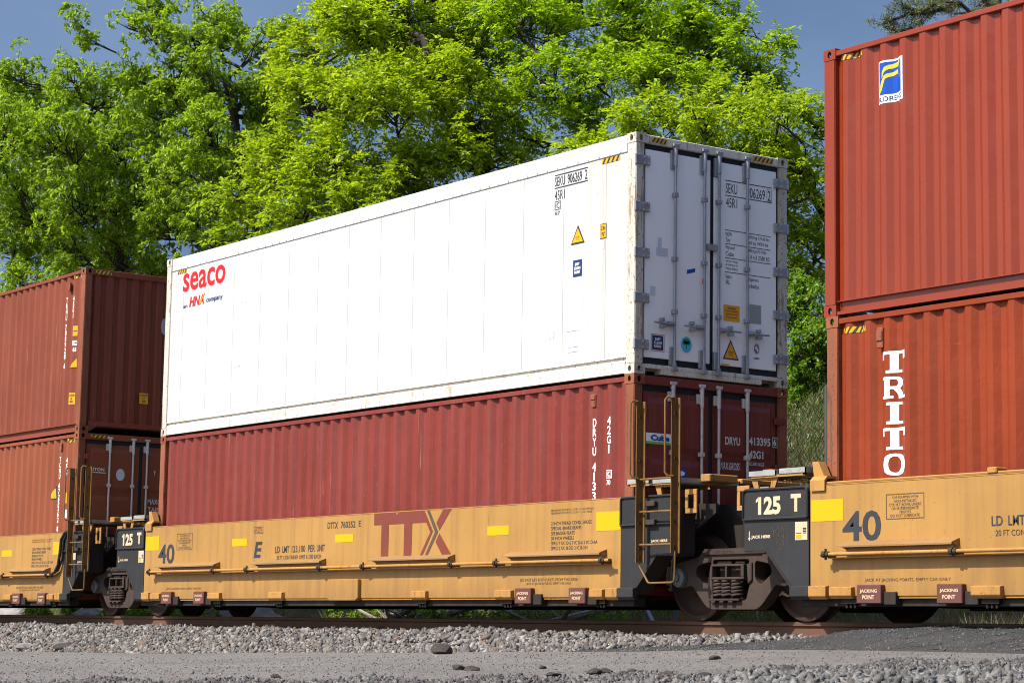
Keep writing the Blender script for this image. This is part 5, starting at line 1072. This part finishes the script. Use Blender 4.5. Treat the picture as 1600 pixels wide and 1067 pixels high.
# pine bough reaching over the right hand stack
def pine():
    t = 58.0; O = at(1560, 700, t); O.z = ground_z(O.x, O.y) - 0.1; rg = np.random.default_rng(4); Oa = np.array(O)
    root = thing('pine_tree', 'dark green pine with tufted needle boughs above the emblem container', 'tree', O, 0, 'trees on the embankment')
    topz = at(1560, -160, t).z
    MB().tube([(0, 0, 0), (0.1, 0.1, (topz-O.z)*0.5), (0.0, 0.2, topz-O.z)], [0.3, 0.2, 0.05], 9).build('trunk', M['bark'], root, True)
    paths = [[(1560, 60), (1500, 5), (1470, 2), (1440, 18), (1428, 45)], [(1500, 5), (1455, 20), (1420, 22), (1395, 32), (1380, 38)], [(1440, 18), (1412, 12), (1408, 2)], [(1428, 45), (1400, 50), (1382, 42)], [(1560, 30), (1530, -10), (1500, -15)], [(1560, 40), (1590, 0), (1620, -20)],
             [(1560, 20), (1520, 20), (1490, 22)], [(1560, -40), (1510, -50), (1460, -40)], [(1560, -60), (1620, -70), (1650, -60)], [(1470, 2), (1450, -10), (1440, -20)], [(1530, 10), (1545, -8), (1540, -20)]]
    m = MB(); tips = []
    for i, pa in enumerate(paths):
        pts = [np.array(at(a, b, t - 0.5 + 0.15*i)) - Oa for a, b in pa]; m.tube(pts, [0.06*(1-0.7*k/len(pts)) for k in range(len(pts))], 6)
        for k in range(len(pts)-1):
            for u_ in np.linspace(0, 1, 7): tips.append(pts[k]*(1-u_)+pts[k+1]*u_ + rg.normal(size=3)*0.16)
    m.build('limbs', M['bark'], root, True)
    tips = np.array(tips); n = len(tips); Ps = []; Ds = []
    for k in range(36):
        Ps.append(tips + rg.normal(size=(n, 3))*0.04); Ds.append(unit(rg.normal(size=(n, 3)) + np.array([-0.3, 0, 0.35])))
    P = np.concatenate(Ps); Dd = np.concatenate(Ds); V, F = leaf_quads(P, Dd, unit(rg.normal(size=P.shape)), rg.uniform(0.12, 0.22, len(P)), np.full(len(P), 0.014))
    o = link('crown', fast_mesh('crown', V, F, 3), M['needle'], root); o['kind'] = 'stuff'
pine()

# grass, weeds, dry stems on the bank
def blades(name, label, cat, X, Y, hmin, hmax, w_, mat, rg, lean=0.35):
    Z = np.array([ground_z(a, b) for a, b in zip(X, Y)]) - 0.01; P = np.stack([X, Y, Z], 1); n = len(P)
    D_ = unit(np.stack([rg.normal(size=n)*lean, rg.normal(size=n)*lean, np.ones(n)], 1)); S = unit(np.stack([rg.normal(size=n), rg.normal(size=n), np.zeros(n)], 1)); h = rg.uniform(hmin, hmax, n)[:, None]; W_ = w_*rg.uniform(0.6, 1.4, n)[:, None]
    bend = unit(np.stack([rg.normal(size=n), rg.normal(size=n), np.zeros(n)], 1))*h*0.25
    V = np.stack([P-S*W_, P+S*W_, P+D_*h*0.6+S*W_*0.7, P+D_*h*0.6-S*W_*0.7, P+D_*h+bend], 1).reshape(-1, 3); i = np.arange(n)*5
    F = np.concatenate([np.stack([i, i+1, i+2], 1), np.stack([i, i+2, i+3], 1), np.stack([i+3, i+2, i+4], 1)])
    o = link(name, fast_mesh(name, V, F, 3), mat); o['kind'] = 'stuff'; tag(o, label, cat); return o
rg = np.random.default_rng(77)
n = 26000; X = rg.uniform(-2, 16, n); Y = 3.0 + 1.9*rg.random(n)
blades('dry_grass', 'tan dead grass covering the foot of the bank behind the track', 'grass', X, Y, 0.15, 0.5, 0.006, M['dry'], rg, 0.45)
n = 34000; X = rg.uniform(-28, 12, n); Y = 2.9 + 7.5*rg.random(n)**0.9; k = ((np.sin(X*1.3)+np.sin(X*0.47+1)+rg.normal(size=n)*0.5) > 0.1) | ((Y > 4.8) & (X > -1)); X, Y = X[k], Y[k]
k2 = 15000; X = np.concatenate([X, rg.uniform(1.5, 9.5, k2)]); Y = np.concatenate([Y, rg.uniform(4.8, 10, k2)])
blades('weeds', 'green weeds and grass growing at the foot of the bank', 'weeds', X, Y, 0.08, 0.28, 0.013, M['weed'], rg, 0.5)
# low leafy plants at the foot of the bank
for i, (x, y, r_) in enumerate([(-22, 3.4, 0.35), (-20.2, 3.2, 0.3), (-14.8, 3.3, 0.32), (-9.5, 3.3, 0.42), (-8.3, 3.6, 0.4), (-6.0, 3.4, 0.3), (0.4, 3.6, 0.4), (1.6, 3.5, 0.45), (2.7, 3.7, 0.5), (3.5, 3.5, 0.4), (4.3, 3.8, 0.45), (-11.0, 3.4, 0.4), (-10.2, 3.6, 0.35), (-13.4, 3.5, 0.35), (-24.6, 3.4, 0.35), (-1.0, 3.6, 0.4), (-2.4, 3.7, 0.4), (5.2, 3.9, 0.4)]):
    rr = np.random.default_rng(90+i); root = thing('leafy_plant', 'low bright green plant growing at the foot of the bank behind the wheels', 'plant', (x, y, ground_z(x, y)), 0, 'plants at the foot of the bank')
    n = 26; d = unit(rr.normal(size=(n, 3))); d[:, 2] = abs(d[:, 2]); pts = d*r_*rr.uniform(0.4, 1, (n, 1)) + np.array([0, 0, 0.12]); st = MB()
    for p in pts: st.tube([(0, 0, 0), tuple(p*0.5+np.array([0, 0, 0.03])), tuple(p)], [0.008, 0.006, 0.003], 4, False)
    st.build('stems', M['weed'], root)['kind'] = 'stuff'; V, F = crown(pts, d, 'small', rr, 0.8); link('foliage', fast_mesh('foliage', V, F, 3), M['leaf_shrub'], root)['kind'] = 'stuff'
bl = [(-26, 3.4, .5, 'grey boulder at the foot of the bank farthest along the track'), (-23.8, 3.3, .42, 'grey boulder half hidden by weeds behind the faded orange container'), (-18.5, 3.3, .5, 'pale grey boulder seen under the car behind the left rail truck'), (-17.2, 3.5, .6, 'large cracked grey boulder at the foot of the bank behind the truck'), (-16, 3.2, .36, 'small grey boulder beside the large cracked one'),
      (-12.2, 3.4, .4, 'tan grey boulder behind the wheels beyond the rail truck'), (-7.2, 3.3, .36, 'tan boulder among leafy plants under the whole yellow unit'), (-5.2, 3.4, .5, 'broad pale boulder under the centre box of the yellow unit'), (-4.2, 3.3, .4, 'blocky grey boulder next to the broad pale one')]
for i, (x, y, r_, lab) in enumerate(bl): rock('boulder', lab, 'boulder', (x, y, ground_z(x, y)+r_*0.25), (r_*1.2, r_, r_*0.75), M['greyrock'], 120+i, 'boulders at the foot of the bank', rz=i*0.7, sub=3)
for i, (px, lab) in enumerate([(610, 'bleached dead branch lying on the bank under the rust red logo'), (665, 'pale forked dead branch beside another under the logo'), (850, 'thin grey dead branch leaning on the bank under the stencilled notes')]):
    v = FW + RT*((px-800)/FPX); t = (3.3 - CAM.y)/v.y; p = CAM + v*t; z0 = ground_z(p.x, 3.3); rr = np.random.default_rng(i+5)
    m = MB(); m.tube([(-0.6, 0.2, 0.02), (-0.1, 0, 0.20), (0.5, -0.1, 0.30), (1.3, 0.1, 0.52)], [0.035, 0.06, 0.07, 0.05], 7); m.tube([(0.4, -0.1, 0.28), (0.7, -0.3, 0.50), (1.0, -0.3, 0.75)], [0.045, 0.03, 0.015], 6); m.tube([(-0.1, 0, 0.20), (-0.5, -0.3, 0.42), (-0.8, -0.3, 0.5)], [0.04, 0.025, 0.012], 6)
    for k in range(10):
        a = rr.uniform(-0.5, 1.2); m.tube([(a, 0, 0.25), (a+rr.normal()*0.3, -0.1, 0.4+rr.random()*0.2), (a+rr.normal()*0.6, -0.2, 0.35+rr.random()*0.5)], [0.014, 0.009, 0.004], 4, False)
    o = m.build('dead_branch', M['deadwood'], None, True); o.location = (p.x, 3.35, z0); o.rotation_euler = (0, 0, 0.3*i-0.2); tag(o, lab, 'branch', 'dead branches on the bank')

# ------------------------------------------------------------------ chain link fence on the bank
FY = 6.4
fz = lambda x: ground_z(x, FY)
fence = thing('chain_link_fence', 'rusty chain link fence along the grassy bank, seen in the gap between the stacks', 'fence', (3, FY, fz(3)))
M['wire'] = plain('rusted_fence_wire', (0.045, 0.036, 0.03), 0.6, 0.3, 0.4, 0.3)
M['post'] = paint('old_galvanised_post', (0.075, 0.07, 0.065), 0.6, 0.2, 0.5, (0.14, 0.1, 0.08), 0.5, bump=0.2)
F0 = Vector((3, FY, fz(3)))
for x in (-6.5, -3.7, -0.9, 1.9, 4.72, 7.5, 10.3):
    MB().tube([(x-F0.x, 0, fz(x)-F0.z-0.2), (x-F0.x, 0, fz(x)-F0.z+2.45)], 0.035, 10).build('fence_post', M['post'], fence, True)
Vs = []; Fs = []; pw = 0.048; hgt = 2.4; nseg = int(hgt/pw); pr = 0.0042
for i in range(int(11/pw)):
    x0 = -0.7 + pw*i; zb = fz(-0.7+pw*(i//2*2)) - F0.z; n0 = len(Vs)
    for k in range(nseg+1):
        x = x0 + (pw if (k+i) % 2 else 0) - F0.x; z = zb + k*pw
        Vs += [(x-pr, -pr, z), (x+pr, -pr, z), (x, pr*1.2, z)]
    for k in range(nseg):
        a = n0+3*k
        for j in range(3): Fs.append((a+j, a+(j+1) % 3, a+3+(j+1) % 3, a+3+j))
o = link('wire_mesh', fast_mesh('wire_mesh', np.array(Vs), np.array(Fs), 4), M['wire'], fence); o['kind'] = 'stuff'
# steel brace and posts standing near the track behind the joint
for px, lab, cat, pts in ((1036, 'pale leaning steel brace standing behind the joint between the units', 'brace', [(-0.75, 0, 0.95), (0.0, 0, 0.0)]), (1056, 'pale upright steel post behind the wheel at the joint', 'post', [(0, 0, 0), (0, 0, 1.2)]), (1066, 'thin rusty upright post beside the pale steel one', 'post', [(0, 0, 0), (0, 0, 1.1)])):
    v = FW + RT*((px-800)/FPX) + UP*((533.5-966)/FPX); t = (2.9-CAM.y)/v.y; p = CAM + v*t
    o = MB().tube([Vector(q) - Vector((0, 0, 0.25)) for q in pts], 0.045 if 'thin' not in lab else 0.02, 8).build('steel_post' if cat == 'post' else 'steel_brace', M['galv'] if 'thin' not in lab else M['orange'], None, True); o.location = (p.x, 2.9, -0.05); tag(o, lab, cat)
